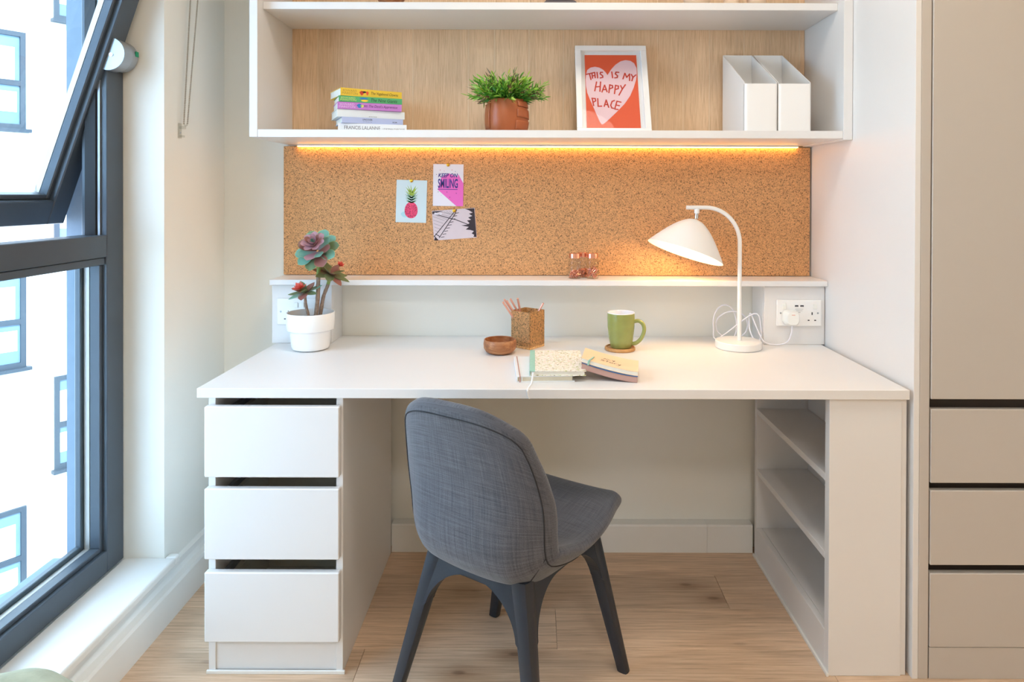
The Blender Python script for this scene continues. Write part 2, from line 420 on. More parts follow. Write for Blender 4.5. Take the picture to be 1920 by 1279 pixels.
# left wall with window opening Y .70-2.034, Z .165-2.26
WY0, WY1, WZ0, WZ1 = 0.70, 2.034, 0.150, 2.26
XO = -1.383
struct(boxes('wall_left', [(XO, LW, WY1, BW+0.01, -0.1, H), (XO, LW, RB-0.1, WY0, -0.1, H), (XO, LW, WY0, WY1, -0.1, WZ0), (XO, LW, WY0, WY1, WZ1, H)], 'wall'))
struct(boxes('trim_1', [(XO-0.004, -1.292, WY1-0.006, WY1+0.3, WZ0-0.3, WZ1+0.2), (XO-0.05, -1.292, WY0-0.1, WY1+0.001, WZ0-0.02, WZ0+0.012)], 'extgrey'))
struct(box('wall_side', RW, RW+0.15, RB-0.1, BW+0.1, -0.1, H, 'wall', bev=0))
struct(box('wall_front', LW-0.3, RW+0.2, RB-0.15, RB, -0.1, H, 'wall', bev=0))
struct(box('ceiling', LW-0.3, RW+0.2, RB-0.2, BW+0.2, H, H+0.15, 'ceil', bev=0))
struct(box('wall_right', 0.985, 1.0, FR, BW, 0.0, H, 'white', bev=0.0008))
# skirtings: stepped profile
def skirting(name, prof, a, b, out, mat):
    a, b, out = Vector(a), Vector(b), Vector(out); bm = bmesh.new(); k = len(prof)
    A = [bm.verts.new(a+out*x+Z*z) for x, z in prof]; B = [bm.verts.new(b+out*x+Z*z) for x, z in prof]
    for i in range(k): bm.faces.new((A[i], A[(i+1) % k], B[(i+1) % k], B[i]))
    bm.faces.new(A); bm.faces.new(list(reversed(B)))
    return struct(obj(name, bm_mesh(bm, name), mat))
SKP = [(0, 0), (0.042, 0), (0.042, 0.088), (0.038, 0.097), (0.020, 0.100), (0.014, 0.112), (0.012, 0.128), (0, 0.134)]
skirting('baseboard_left', SKP, (LW, BW, 0), (LW, RB, 0), X, 'trim')
SKB = [(0, 0), (0.045, 0), (0.045, 0.092), (0.041, 0.097), (0, 0.097)]
skirting('baseboard_back', SKB, (-0.493, BW, 0), (0.612, BW, 0), -Y, 'trim')
skirting('baseboard_back', SKB, (0.613, BW, 0), (0.772, BW, 0), -Y, 'trim')

# ------------------------------------------------------------------ window
win = bpy.data.objects.new('window_1', None); link(win); win['kind'] = 'structure'
xi, xo = -1.219, -1.292          # frame room face / outer face
fy0, fy1, fz0, fz1 = WY0, WY1-0.004, 0.166, WZ1
TZ0, TZ1 = 1.049, 1.134
fw = 0.078
def wbox(n, *a, mat='slate', bev=0.002): return box(n, *a, mat, win, bev)
wbox('jamb', xo, xi, fy1-fw, fy1, fz0, fz1); wbox('jamb', xo, xi, fy0, fy0+fw, fz0, fz1)
wbox('head_rail', xo, xi, fy0+fw, fy1-fw, fz1-0.07, fz1); wbox('bottom_rail', xo, xi, fy0+fw, fy1-fw, fz0, fz0+0.062)
wbox('transom', xo, xi-0.001, fy0+fw, fy1-fw, TZ0+0.022, TZ1); wbox('transom_bead', xo, xi-0.006, fy0+fw, fy1-fw, TZ0, TZ0+0.021)
# stepped beads round the fixed lower pane
bz0, bz1 = fz0+0.062, TZ0
wbox('glazing_bead', -1.262, -1.232, fy1-fw-0.012, fy1-fw, bz0, bz1); wbox('glazing_bead', -1.262, -1.232, fy0+fw, fy0+fw+0.012, bz0, bz1)
wbox('glazing_bead', -1.262, -1.232, fy0+fw+0.012, fy1-fw-0.012, bz0, bz0+0.012)
wbox('pane_spacer', -1.279, -1.264, fy1-fw-0.010, fy1-fw-0.001, bz0, bz1, mat='spacer', bev=0); wbox('pane_spacer', -1.279, -1.264, fy0+fw, fy1-fw-0.01, bz0, bz0+0.010, mat='spacer', bev=0)
wbox('outer_bead', xo-0.006, -1.281, fy1-fw-0.022, fy1-fw+0.01, bz0, bz1, mat='slate'); wbox('outer_bead', xo-0.006, -1.281, fy0+fw, fy1-fw-0.022, bz0-0.01, bz0+0.022, mat='slate')
wbox('pane', -1.2635, -1.2625, fy0+fw, fy1-fw, bz0, bz1, mat='glass', bev=0); wbox('pane', -1.2805, -1.2795, fy0+fw, fy1-fw, bz0, bz1, mat='glass', bev=0)
# rebate of the upper opening
wbox('rebate_gasket', -1.275, -1.245, fy1-fw-0.012, fy1-fw, TZ1, fz1-0.07, mat='gasket', bev=0)
wbox('rebate_strip', -1.243, -1.236, fy1-fw-0.006, fy1-fw, TZ1, fz1-0.07, mat='steel', bev=0)
# pivoting sash
PZ = 1.655; sh = 0.515
TILT = Matrix.Translation((-1.222, 0, PZ)) @ Matrix.Rotation(math.radians(18.8), 4, 'Y')
sy0, sy1 = fy0+0.05, fy1-0.028
def sbox(n, *a, mat='slate', bev=0.003, parent=None): return box(n, *a, mat, win, bev, TILT)
sa, sb = -0.050, 0.012     # sash thickness in its own x
sw = 0.070
sbox('sash_stile', sa, sb, sy1-sw, sy1, -sh, sh); sbox('sash_stile', sa, sb, sy0, sy0+sw, -sh, sh)
sbox('sash_rail', sa, sb, sy0+sw, sy1-sw, -sh, -sh+sw); sbox('sash_rail', sa, sb, sy0+sw, sy1-sw, sh-sw, sh)
sbox('sash_bead', -0.030, -0.004, sy1-sw-0.014, sy1-sw, -sh+sw, sh-sw); sbox('sash_bead', -0.030, -0.004, sy0+sw, sy1-sw-0.014, -sh+sw, -sh+sw+0.014)
sbox('sash_spacer', -0.046, -0.031, sy1-sw-0.012, sy1-sw-0.001, -sh+sw, sh-sw, mat='spacer', bev=0)
sbox('sash_spacer', -0.046, -0.031, sy0+sw, sy1-sw-0.012, -sh+sw, -sh+sw+0.012, mat='spacer', bev=0)
sbox('sash_pane', -0.0315, -0.0305, sy0+sw, sy1-sw, -sh+sw, sh-sw, mat='glass', bev=0); sbox('sash_pane', -0.0475, -0.0465, sy0+sw, sy1-sw, -sh+sw, sh-sw, mat='glass', bev=0)
sbox('drip_clip', -0.035, -0.022, 1.60, 1.615, -sh-0.008, -sh, mat='steel', bev=0.001)
# pivot hinge: half disc on the sash, round boss on the frame
hy = sy1-0.030
poly = [(math.cos(a)*0.047, math.sin(a)*0.047) for a in [(-90+180*k/22)*PI/180 for k in range(23)]]
hp = prism('hinge_cover', poly, TILT @ Vector((sb, hy-0.045+0.016, 0)), TILT.to_3x3() @ X, TILT.to_3x3() @ Z, -0.040, 'steel', win)
lathe('hinge_boss', [(0, 0.0), (0.044, 0.0), (0.045, 0.003), (0.045, 0.030), (0.042, 0.033), (0, 0.033)], 'steel', win, 36, Matrix.Translation((-1.216, fy1-0.037, PZ)) @ Matrix.Rotation(-PI/2, 4, 'X'))
lathe('hinge_screw', [(0, 0), (0.0055, 0), (0.0055, 0.002), (0.002, 0.002), (0, 0.0005)], 'chrome', win, 16, Matrix.Translation(TILT @ Vector((sb+0.010, hy-0.045+0.0162, 0.0))) @ Matrix.Rotation(PI/2, 4, 'X'))
box('hinge_marker', -1.172, -1.1695, fy1-0.020, fy1-0.006, PZ+0.001, PZ+0.016, 'green_dot', win, 0)
# inner sill
struct(box('trim_2', xi+0.0005, -1.066, WY0-0.05, 2.034, 0.140, 0.165, 'trim', bev=0.006, seg=3))
struct(box('trim_3', -1.0995, -1.066, 2.0345, 2.062, 0.140, 0.165, 'trim', bev=0.006, seg=3))

# ------------------------------------------------------------------ outside
ALPHA = math.atan2(0.575, 0.818); DD = 9.5
bld = thing('apartment_building', 'white rendered apartment building outside the window across the courtyard', 'building', (0, 0, 0))
nrm = Vector((0.818, -0.575, 0)); dirv = Vector((0.575, 0.818, 0))
BM = Matrix(((dirv.x, nrm.x, 0, -nrm.x*DD), (dirv.y, nrm.y, 0, -nrm.y*DD), (0, 0, 1, 0), (0, 0, 0, 1)))   # local: x along facade, y out of wall, z up
box('wall', -9, 16, -0.4, 0, -7, 11, 'facade', bld, 0, BM)
def fwin(s0, z0, wd=1.05, ht=1.13):
    s1, z1 = s0+wd, z0+ht; e = 0.055; zm = z0+ht*0.47
    fr = boxes('window', [(s0, s0+e, -0.03, 0.03, z0, z1), (s1-e, s1, -0.03, 0.03, z0, z1), (s0+e, s1-e, -0.03, 0.03, z0, z0+e), (s0+e, s1-e, -0.03, 0.03, z1-e, z1), (s0+e, s1-e, -0.02, 0.028, zm-0.03, zm+0.03)], 'fframe', bld, BM)
    box('pane', s0+e, s1-e, -0.005, 0.006, z0+e, zm-0.03, 'fglass', fr, 0, BM); box('pane', s0+e, s1-e, -0.005, 0.006, zm+0.03, z1-e, 'fglass', fr, 0, BM)
    box('blind', s0+e+0.005, s1-e-0.05, 0.007, 0.012, zm+0.035, z1-e-0.13, 'fblind', fr, 0, BM); box('blind', s0+e+0.005, s1-e-0.03, 0.007, 0.012, z0+e+0.14, zm-0.10, 'fblind', fr, 0, BM)
    box('sill', s0-0.03, s1+0.04, 0.0, 0.09, z0-0.04, z0, 'fframe', fr, 0, BM)
for z in (4.81, 2.01, -0.77, -3.54): fwin(2.08, z)
for z in (3.37, 0.64, -2.09, -4.85): fwin(3.42, z)
gr = struct(box('ground', -30, 30, -20, 30, -7.3, -7.0, 'concrete', bev=0))

# ------------------------------------------------------------------ worktop and ledge
DT = 0.75
wt = box('worktop', -0.868, 0.974, 1.760, BW-0.002, 0.725, DT, 'white', None, 0.0012)
tag(wt, 'wide white desk worktop spanning drawers and open shelf unit', 'desk')
lg = box('ledge_shelf', -0.881, 0.984, 2.278, BW-0.002, 0.949, 0.967, 'white', None, 0.001)
tag(lg, 'narrow white ledge shelf below the cork board', 'shelf')
def hbox(x0, x1, label):
    t = thing('socket_housing', label, 'housing', ((x0+x1)/2, 2.30, DT)); w = (x1-x0)/2
    box('front_panel', -w, w, 0, 0.018, 0.0005, 0.196, 'white', t, 0.0008)
    box('side_panel', -w, -w+0.018, 0.0185, 0.127, 0.0005, 0.198, 'white', t, 0.0005); box('side_panel', w-0.018, w, 0.0185, 0.127, 0.0005, 0.198, 'white', t, 0.0005)
hbox(-0.880, -0.679, 'white boxed housing holding the socket behind the succulent')
hbox(0.780, 0.983, 'white boxed housing holding the socket with a plug in it')

# ------------------------------------------------------------------ drawer pedestal
du = thing('drawer_unit', 'white three drawer pedestal under the left end of the worktop', 'drawer unit', (-0.670, 1.778, 0))
def dub(n, *a, mat='white', bev=0.0008): return box(n, *a, mat, du, bev)
hw = 0.1755
dub('side_panel', -hw, -hw+0.018, 0, 0.605, 0.0, 0.724); dub('side_panel', hw-0.018, hw, 0, 0.605, 0.0, 0.724)
dub('back_panel', -hw+0.018, hw-0.018, 0.330, 0.345, 0.10, 0.724, mat='interior'); dub('plinth', -hw+0.018, hw-0.018, 0.004, 0.022, 0.006, 0.100)
dub('base_panel', -hw+0.018, hw-0.018, 0.022, 0.59, 0.085, 0.0995); dub('floor_bead', -hw-0.004, hw+0.006, -0.006, 0.0, 0.0, 0.009, mat='trim')
for (z0, z1, dy) in ((0.521, 0.704, 0.0), (0.308, 0.4918, 0.0), (0.094, 0.275, 0.0)):
    d = dub('drawer', -hw-0.001, hw-0.004, -0.023, -0.003, z0, z1, bev=0.0025)
    iw = hw-0.032
    for n, a in (('drawer_side', (-iw, -iw+0.014, -0.002, 0.30, z0+0.02, z1-0.045)), ('drawer_side', (iw-0.014, iw, -0.002, 0.30, z0+0.02, z1-0.045)),
                 ('drawer_back', (-iw+0.014, iw-0.014, 0.286, 0.30, z0+0.02, z1-0.045)), ('drawer_bottom', (-iw+0.014, iw-0.014, -0.002, 0.286, z0+0.02, z0+0.03))):
        box(n, *a, 'interior', d, 0)
    box('runner', -hw+0.018, -iw-0.001, 0.02, 0.3, z1-0.065, z1-0.030, 'steel', d, 0); box('runner', iw+0.001, hw-0.018, 0.02, 0.3, z1-0.065, z1-0.030, 'steel', d, 0)

# ------------------------------------------------------------------ open shelf unit (opens to the left)
su = thing('shelf_unit', 'white open shelf unit under the right end of the worktop', 'shelf unit', (0.868, 1.772, 0))
def sub(n, *a, mat='white', bev=0.0008): return box(n, *a, mat, su, bev)
ux0, ux1 = -0.096, 0.092
sub('end_panel', ux0, ux1, 0, 0.026, 0, 0.724); sub('end_panel', ux0, ux1, 0.575, 0.595, 0, 0.724)
sub('back_panel', ux1-0.012, ux1, 0.0265, 0.5745, 0.0, 0.724)
for z in (0.519, 0.312): sub('shelf', ux0, ux1-0.013, 0.0265, 0.5745, z-0.019, z)
sub('bottom_shelf', ux0+0.019, ux1-0.013, 0.0265, 0.5745, 0.088, 0.107); sub('kickboard', ux0, ux0+0.018, 0.0265, 0.5745, 0.0, 0.107)
sub('filler_strip', ux1+0.001, ux1+0.015, 0.004, 0.022, 0, 0.724)
sub('floor_bead', ux0-0.006, ux0, -0.004, 0.595, 0, 0.009, mat='trim')

# ------------------------------------------------------------------ wall shelving
ws = thing('wall_shelving', 'white wall mounted shelving with oak veneer back above the cork board', 'shelving', (0.0535, 2.107, 1.429))
def wsb(n, *a, mat='white', bev=0.0008, p=ws): return box(n, *a, mat, p, bev)
hx = 0.9305; dp = BW-2.107-0.002; TOP = 0.90
wsb('side_panel', -hx, -hx+0.025, 0, dp, 0.0, TOP); wsb('side_panel', hx-0.028, hx, 0, dp, -0.004, TOP)
wsb('shelf', -hx+0.0255, hx-0.0285, 0.001, dp, 0.0, 0.0235); wsb('shelf', -hx+0.0255, hx-0.0285, 0.043, dp-0.018, 0.406, 0.429)
wsb('shelf', -hx+0.0255, hx-0.0285, 0.043, dp-0.018, 0.76, 0.785); wsb('top_panel', -hx+0.0255, hx-0.0285, 0.0, dp, TOP-0.025, TOP)
bp = wsb('back_panel', -hx+0.0255, hx-0.0285, dp-0.006, dp-0.001, 0.024, TOP-0.026, mat='white', bev=0)
x = -hx+0.0256; rs = random.Random(3); vm = {}
while x < hx-0.029:
    w_ = min(rs.choice((0.088, 0.104, 0.118)), hx-0.0286-x); 
    if w_ < 0.01: break
    k = round(w_, 4)
    if k not in vm:
        bm = bmesh.new(); bm_box(bm, 0, k-0.0004, 0, 0.010, 0.0242, TOP-0.0262); vm[k] = bm_mesh(bm, 'veneer_strip')
    o = obj('veneer_strip', vm[k], 'veneer', ws); o.location = (x, dp-0.0165, 0); x += w_
    if x < hx-0.035 and rs.random() < 0.7: box('veneer_joint', x, x+0.0034, dp-0.0165, dp-0.007, 0.0242, TOP-0.0262, 'pale_oak', ws, 0); x += 0.0038
# LED strip
led = thing('led_strip', 'warm glowing LED strip under the bottom shelf edge', 'light strip', (0.05, 2.398, 1.429))
box('profile', -0.88, 0.88, 0, 0.016, -0.006, -0.0002, 'white', led, 0)
M['led'] = emit('warm_led', (1.0, 0.50, 0.10, 1), 14.0)
box('diffuser', -0.88, 0.88, 0.002, 0.014, -0.0085, -0.0062, 'led', led, 0)

# ------------------------------------------------------------------ cork board
cb = box('cork_board', -0.883, 0.978, BW-0.016, BW-0.0005, 0.9685, 1.4225, 'cork', None, 0.001)
tag(cb, 'long speckled tan cork board between ledge and shelving', 'cork board')

# ------------------------------------------------------------------ wardrobe
wr = thing('wardrobe', 'tall greige fitted wardrobe with door above stacked drawers', 'wardrobe', (1.0, FR, 0))
def wb(n, *a, mat='greige', bev=0.001, p=wr): return box(n, *a, mat, p, bev)
wb('stile', 0.0005, 0.026, 0.0, 0.02, 0, H-0.003); wb('side_panel', 0.0005, 0.018, 0.021, 0.66, 0, H-0.003)
wb('door', 0.029, 0.62, -0.002, 0.018, 0.727, 2.60, bev=0.0015); wb('door', 0.623, 1.21, -0.002, 0.018, 0.727, 2.60, bev=0.0015)
wb('top_filler', 0.029, 1.29, 0.0, 0.018, 2.604, H-0.003)
wb('carcass_back', 0.02, 1.29, 0.60, 0.62, 0.0, H-0.003)
wb('groove_channel', 0.029, 1.21, 0.030, 0.04, 0.08, 0.727, mat='groove', bev=0)
for (a, b) in ((0.510, 0.701), (0.297, 0.490), (0.0835, 0.275)):
    wb('drawer', 0.029, 1.21, -0.002, 0.018, a, b, bev=0.0015)
wb('plinth', 0.029, 1.29, 0.0, 0.018, 0.0, 0.0815); wb('stile', 1.212, 1.295, 0.0, 0.02, 0.083, 2.603)

# ------------------------------------------------------------------ bead chain for the blind
ch = thing('blind_chain', 'looped metal bead chain of a blind hanging on the wall by the window', 'chain', (-1.085, 2.12, 1.46))
def beads(a, b, n):
    bm = bmesh.new(); a, b = Vector(a), Vector(b)
    for i in range(n):
        p = a.lerp(b, i/(n-1)); bmesh.ops.create_icosphere(bm, subdivisions=1, radius=0.0028, matrix=Matrix.Translation(p))
    bm_tube(bm, [a, b], 0.0007, 5)
    return bm
for a, b in (((0.0, 0.0, 0.012), (0.002, 0.092, 0.95)), ((0.011, 0.0, 0.012), (0.042, 0.092, 0.95))):
    o = obj('bead_strand', bm_mesh(beads(a, b, 170), 'bead_strand'), 'chain', ch, True); o['kind'] = 'stuff'
tube('chain_connector', [(0.0, 0, 0.012), (0.002, 0, 0.006), (0.0055, 0, 0.003), (0.009, 0, 0.006), (0.011, 0, 0.012)], 0.0025, 'clear', ch, 8)
boxes('wall_clip', [(-0.0145, -0.011, -0.008, 0.008, -0.035, 0.012), (-0.011, 0.004, -0.006, 0.006, -0.006, 0.002), (-0.011, 0.0, -0.006, 0.006, -0.032, -0.026)], 'clear', ch)
lathe('clip_screw', [(0, 0), (0.003, 0), (0.002, 0.0015), (0, 0.002)], 'steel', ch, 10, Matrix.Translation((-0.0109, 0, -0.018)) @ Matrix.Rotation(PI/2, 4, 'Y'))

# ------------------------------------------------------------------ chair
CH = thing('desk_chair', 'grey-blue fabric shell chair with charcoal legs pushed toward the desk', 'chair', (-0.05, 1.74, 0), math.atan2(-0.56, 0.83))
# local: x right, y forward, z up
def chair_surface(a, b):
    """a across -1..1, b along -1 (seat front) .. 1 (back top) -> point on the inner (sitting) surface"""
    k = 0.62
    aa = a*math.sqrt(1-k*b*b/2*abs(b)**1.2); bb = b*math.sqrt(1-k*a*a/2*abs(a)**1.2)
    prof = [(-1.00, 0.285, 0.384), (-0.88, 0.262, 0.402), (-0.68, 0.18, 0.406), (-0.40, 0.07, 0.396), (-0.17, -0.040, 0.387), (-0.02, -0.112, 0.391), (0.09, -0.168, 0.418), (0.20, -0.193, 0.478), (0.47, -0.214, 0.585), (0.74, -0.236, 0.685), (1.0, -0.262, 0.770)]
    for i in range(len(prof)-1):
        if bb <= prof[i+1][0] or i == len(prof)-2: break
    p0 = prof[max(i-1, 0)]; p1 = prof[i]; p2 = prof[i+1]; p3 = prof[min(i+2, len(prof)-1)]
    t = (bb-p1[0])/(p2[0]-p1[0])
    def h(j):
        m1 = (p2[j]-p0[j])/max(p2[0]-p0[0], 1e-6)*(p2[0]-p1[0]); m2 = (p3[j]-p1[j])/max(p3[0]-p1[0], 1e-6)*(p2[0]-p1[0])
        t2, t3 = t*t, t**3
        return (2*t3-3*t2+1)*p1[j]+(t3-2*t2+t)*m1+(-2*t3+3*t2)*p2[j]+(t3-t2)*m2
    y, z = h(1), h(2)
    w = 0.219-0.008*math.exp(-((bb-0.16)/0.16)**2)-0.020*max(0, bb-0.45)-0.012*max(0, -bb-0.4)
    x_ = w*aa; e = abs(aa)**2.6
    # sides wrap forward on the back, lift on the seat, strongest in the bend
    bend = math.exp(-((bb-0.04)/0.20)**2)
    back = 1/(1+math.exp(-(bb-0.06)/0.05))
    y += e*(0.056*back-0.008*bend); z += e*(0.014*(1-back)+0.034*bend*(1-0.5*back))
    return Vector((x_, y, z))
NA, NB = 28, 44
gv = [[chair_surface(-1+2*i/NA, -1+2*j/NB) for i in range(NA+1)] for j in range(NB+1)]
nv = []
for j in range(NB+1):
    row = []
    for i in range(NA+1):
        du_ = gv[j][min(i+1, NA)]-gv[j][max(i-1, 0)]; dv_ = gv[min(j+1, NB)][i]-gv[max(j-1, 0)][i]
        n_ = du_.cross(dv_); row.append(-n_.normalized() if n_.length > 1e-9 else Vector((0, 0, 1)))
    nv.append(row)
gv = [[gv[j][i]+nv[j][i]*0.030 for i in range(NA+1)] for j in range(NB+1)]     # nv points to the sitter, padding grows outward from here
def thick(i, j):   # full padding inside, rounding off to the rim
    a, b = abs(-1+2*i/NA), abs(-1+2*j/NB); d = 1-max(a, b)
    bb = -1+2*j/NB; return 0.030+0.008*min(1, d/0.3)+0.044*math.exp(-((bb+0.06)/0.36)**2)*min(1, (1-a)/0.45)
loop = [(i, 0) for i in range(NA)]+[(NA, j) for j in range(NB)]+[(i, NB) for i in range(NA, 0, -1)]+[(0, j) for j in range(NB, 0, -1)]
cen = lambda i, j: gv[min(max(j, 3), NB-3)][min(max(i, 3), NA-3)]
def shell():
    bm = bmesh.new(); uvl = bm.loops.layers.uv.new('uv'); uvs = {}
    top = [[bm.verts.new(gv[j][i]) for i in range(NA+1)] for j in range(NB+1)]
    bot = [[bm.verts.new(gv[j][i]-nv[j][i]*thick(i, j)) for i in range(NA+1)] for j in range(NB+1)]
    for j in range(NB+1):
        for i in range(NA+1):
            uvs[top[j][i]] = (i/NA*0.46, j/NB*0.85); uvs[bot[j][i]] = (i/NA*0.46+0.5, j/NB*0.85)
    for j in range(NB):
        for i in range(NA):
            bm.faces.new((top[j][i], top[j][i+1], top[j+1][i+1], top[j+1][i])); bm.faces.new((bot[j][i], bot[j+1][i], bot[j+1][i+1], bot[j][i+1]))
    # rounded rim between the two skins
    rings = []
    for s_ in range(1, 4):
        ring = []
        for (i, j) in loop:
            p = gv[j][i]; q = p-nv[j][i]*thick(i, j); o_ = (p-cen(i, j)); o_ -= nv[j][i]*o_.dot(nv[j][i]); o_.normalize()
            t = s_/4; v = bm.verts.new(p.lerp(q, t)+o_*0.013*math.sin(PI*t)); uvs[v] = (i/NA*0.46+0.02*t, j/NB*0.85); ring.append(v)
        rings.append(ring)
    T = [top[j][i] for i, j in loop]; B = [bot[j][i] for i, j in loop]
    seq = [T]+rings+[B]; n = len(loop)
    for s_ in range(4):
        for k in range(n):
            bm.faces.new((seq[s_][k], seq[s_+1][k], seq[s_+1][(k+1) % n], seq[s_][(k+1) % n]))
    for f in bm.faces:
        for l_ in f.loops: l_[uvl].uv = uvs[l_.vert]
    return bm_mesh(bm, 'seat_shell')
sh_o = obj('seat_shell', shell(), 'fabric', CH, True)
ss = sh_o.modifiers.new('smooth', 'SUBSURF'); ss.levels = 1; ss.render_levels = 1
pts = []
for (i, j) in loop:
    i2, j2 = min(max(i, 1), NA-1), min(max(j, 1), NB-1)
    q = gv[j2][i2]-nv[j2][i2]*(thick(i2, j2)+0.0004)
    if not pts or (q-pts[-1]).length > 0.002: pts.append(q)
pts = [sum((pts[(k+d) % len(pts)] for d in (-1, 0, 1)), Vector())/3 for k in range(len(pts))]
tube('seam', pts, 0.0017, 'seam', sh_o, 6, True)
# gusset seam across the rear of the shell
def outer(a, b, off=0.0015):
    i = min(NA, max(0, int(round((a+1)/2*NA)))); j = min(NB, max(0, int(round((b+1)/2*NB))))
    return gv[j][i]-nv[j][i]*(thick(i, j)+off)
for s_ in (-1, 1):
    tube('gusset_seam', catmull([outer(s_*a, b, 0.0002) for a, b in ((0.28, -0.12), (0.50, -0.05), (0.72, 0.03), (0.92, 0.12))], 4), 0.0011, 'seam', sh_o, 5)
# legs and arched frame
TOPZ = 0.384
def leg(sx, sy):
    bm = bmesh.new(); secs = []
    for t in (0, 0.12, 0.5, 0.8, 1.0):
        z = TOPZ*(1-t); cx = sx*(0.125+(0.213-0.125)*t)+0.010*(1-t); cy = sy*(0.150+(0.205-0.150)*t)
        w = 0.023-0.0085*t; d = 0.022-0.009*t
        ang = math.atan2(sy, sx)-PI/4 if False else 0
        poly = []
        for k in range(16):
            a = 2*PI*k/16; c, s_ = math.cos(a), math.sin(a); e = (abs(c)**4+abs(s_)**4)**0.25
            poly.append(bm.verts.new((cx+w*c/e, cy+d*s_/e, z)))
        secs.append(poly)
    for A, B in zip(secs, secs[1:]):
        for k in range(16): bm.faces.new((A[k], A[(k+1) % 16], B[(k+1) % 16], B[k]))
    bm.faces.new(secs[0]); bm.faces.new(list(reversed(secs[-1])))
    o = obj('leg', bm_mesh(bm, 'leg'), 'chairleg', CH, True); o.data.set_sharp_from_angle(angle=math.radians(40))
for sx in (-1, 1):
    for sy in (-1, 1): leg(sx, sy)
def arch(p, q, side):   # plate between two leg tops with a round-cornered arch cut below
    p, q = Vector(p), Vector(q); L = (q-p).length; ex = (q-p)/L; n = 18
    poly = [(0, TOPZ+0.004), (0, TOPZ-0.150)]
    ri = 0.098; top = TOPZ-0.030; lo = 0.016
    for k in range(n+1):
        a = PI-PI/2*k/n; poly.append((lo+ri+ri*math.cos(a), top-ri+ri*math.sin(a)))
    for k in range(n+1):
        a = PI/2-PI/2*k/n; poly.append((L-lo-ri+ri*math.cos(a), top-ri+ri*math.sin(a)))
    poly += [(L, TOPZ-0.150), (L, TOPZ+0.004)]
    sk = 0.11     # lean of the plate follows the leg splay
    bm = bmesh.new(); outn = Vector((ex.y, -ex.x, 0))*side
    f_, b_ = [], []
    for (u, z) in poly:
        t = (TOPZ-z)/TOPZ; spread = ((0.088 if abs(ex.x) > 0.5 else 0.055)*t)*(2*u/L-1)
        base = p+ex*(u+spread)+outn*((0.055 if abs(ex.x) > 0.5 else 0.088)*t)-X*(0.010*t)+Z*z
        f_.append(bm.verts.new(base+outn*0.018)); b_.append(bm.verts.new(base-outn*0.014))
    k = len(poly); bm.faces.new(f_); bm.faces.new(list(reversed(b_)))
    for i in range(k): bm.faces.new((f_[i], b_[i], b_[(i+1) % k], f_[(i+1) % k]))
    return obj('frame_arch', bm_mesh(bm, 'frame_arch'), 'chairleg', CH)
arch((-0.115, -0.150, 0), (0.135, -0.150, 0), 1); arch((0.135, 0.150, 0), (-0.115, 0.150, 0), 1)
arch((0.135, -0.150, 0), (0.135, 0.150, 0), 1); arch((-0.115, 0.150, 0), (-0.115, -0.150, 0), 1)
boxes('mount_plate', [(-0.09, 0.11, -0.13, 0.13, 0.320, 0.345)], 'chairleg', CH)

# ------------------------------------------------------------------ shelf books (spines to the room)
def flat_book(name, label, xl, yl, z, L, D, T, ang, cover, pages='paper', group='books stacked on the shelf'):
    t = thing(name, label, 'book', (xl, yl, z), ang, group); c = 0.0012
    boxes('cover', [(0, L, 0, D, 0.0002, c), (0, L, 0, D, T-c, T-0.0002), (0, L, 0, 0.0016, c, T-c)], cover, t)
    box('page_block', 0.002, L-0.002, 0.0017, D-0.002, c+0.0001, T-c-0.0001, pages, t, 0)
    return t
zz = 1.429+0.0236
stack = [('paperback_book', 'bottom white book of the shelf stack with large grey lettering', 0.215, 0.135, 0.0265, 16, -0.620, 2.165, 'wcover'),
         ('paperback_book', 'thin lavender book with black lettering in the shelf stack', 0.196, 0.128, 0.0195, 25, -0.606, 2.160, 'lav'),
         ('paperback_book', 'plain off-white book between the lilac and lavender books', 0.216, 0.138, 0.0245, 24, -0.622, 2.162, 'offwhite'),
         ('paperback_book', 'lilac paperback in the shelf stack below the green one', 0.203, 0.130, 0.0225, 22, -0.620, 2.160, 'purple'),
         ('paperback_book', 'green paperback in the shelf stack under the yellow one', 0.201, 0.130, 0.0190, 23, -0.616, 2.160, 'green'),
         ('paperback_book', 'yellow paperback on top of the shelf stack', 0.202, 0.130, 0.0250, 31, -0.610, 2.160, 'yellow')]
bk = []
for (n, lab, L, D, T, a, xl, yl, cov) in stack:
    t = flat_book(n, lab, xl, yl, zz, L, D, T, math.radians(a), cov); bk.append((t, L, T)); zz += T+0.0003
def spine_text(i, body, cx, w, cz, h, mat, shear=0, bold=0.0, nm='lettering'):
    t, L, T = bk[i]; text(nm, body, (L*cx, 0, T*cz), X, Z, L*w, T*h, mat, t, 0.0004, shear=shear, bold=bold)
spine_text(0, 'FRANCIS LALANNE', 0.35, 0.52, 0.50, 0.42, 'ink_grey'); spine_text(0, 'LE ROMAN D\'ARCANIE', 0.81, 0.32, 0.42, 0.22, 'grey_print')
spine_text(0, '12', 0.045, 0.05, 0.5, 0.4, 'offwhite')
spine_text(1, 'UNCOVER', 0.41, 0.16, 0.66, 0.26, 'ink', bold=0.01); spine_text(1, 'the 90° journey', 0.41, 0.15, 0.30, 0.14, 'ink_grey'); spine_text(1, 'SCOPE', 0.86, 0.075, 0.42, 0.20, 'ink', bold=0.01)
spine_text(2, 'ART IN COLOR', 0.52, 0.12, 0.16, 0.13, 'ink_grey')
for i, mat, m2 in ((5, 'ink_y', 'ink'), (4, 'ink_g', 'ink_dg'), (3, 'ink_p', 'ink_v')):
    spine_text(i, 'EDWARD', 0.145, 0.22, 0.67, 0.28, mat); spine_text(i, 'MARSTON', 0.145, 0.245, 0.33, 0.28, mat)
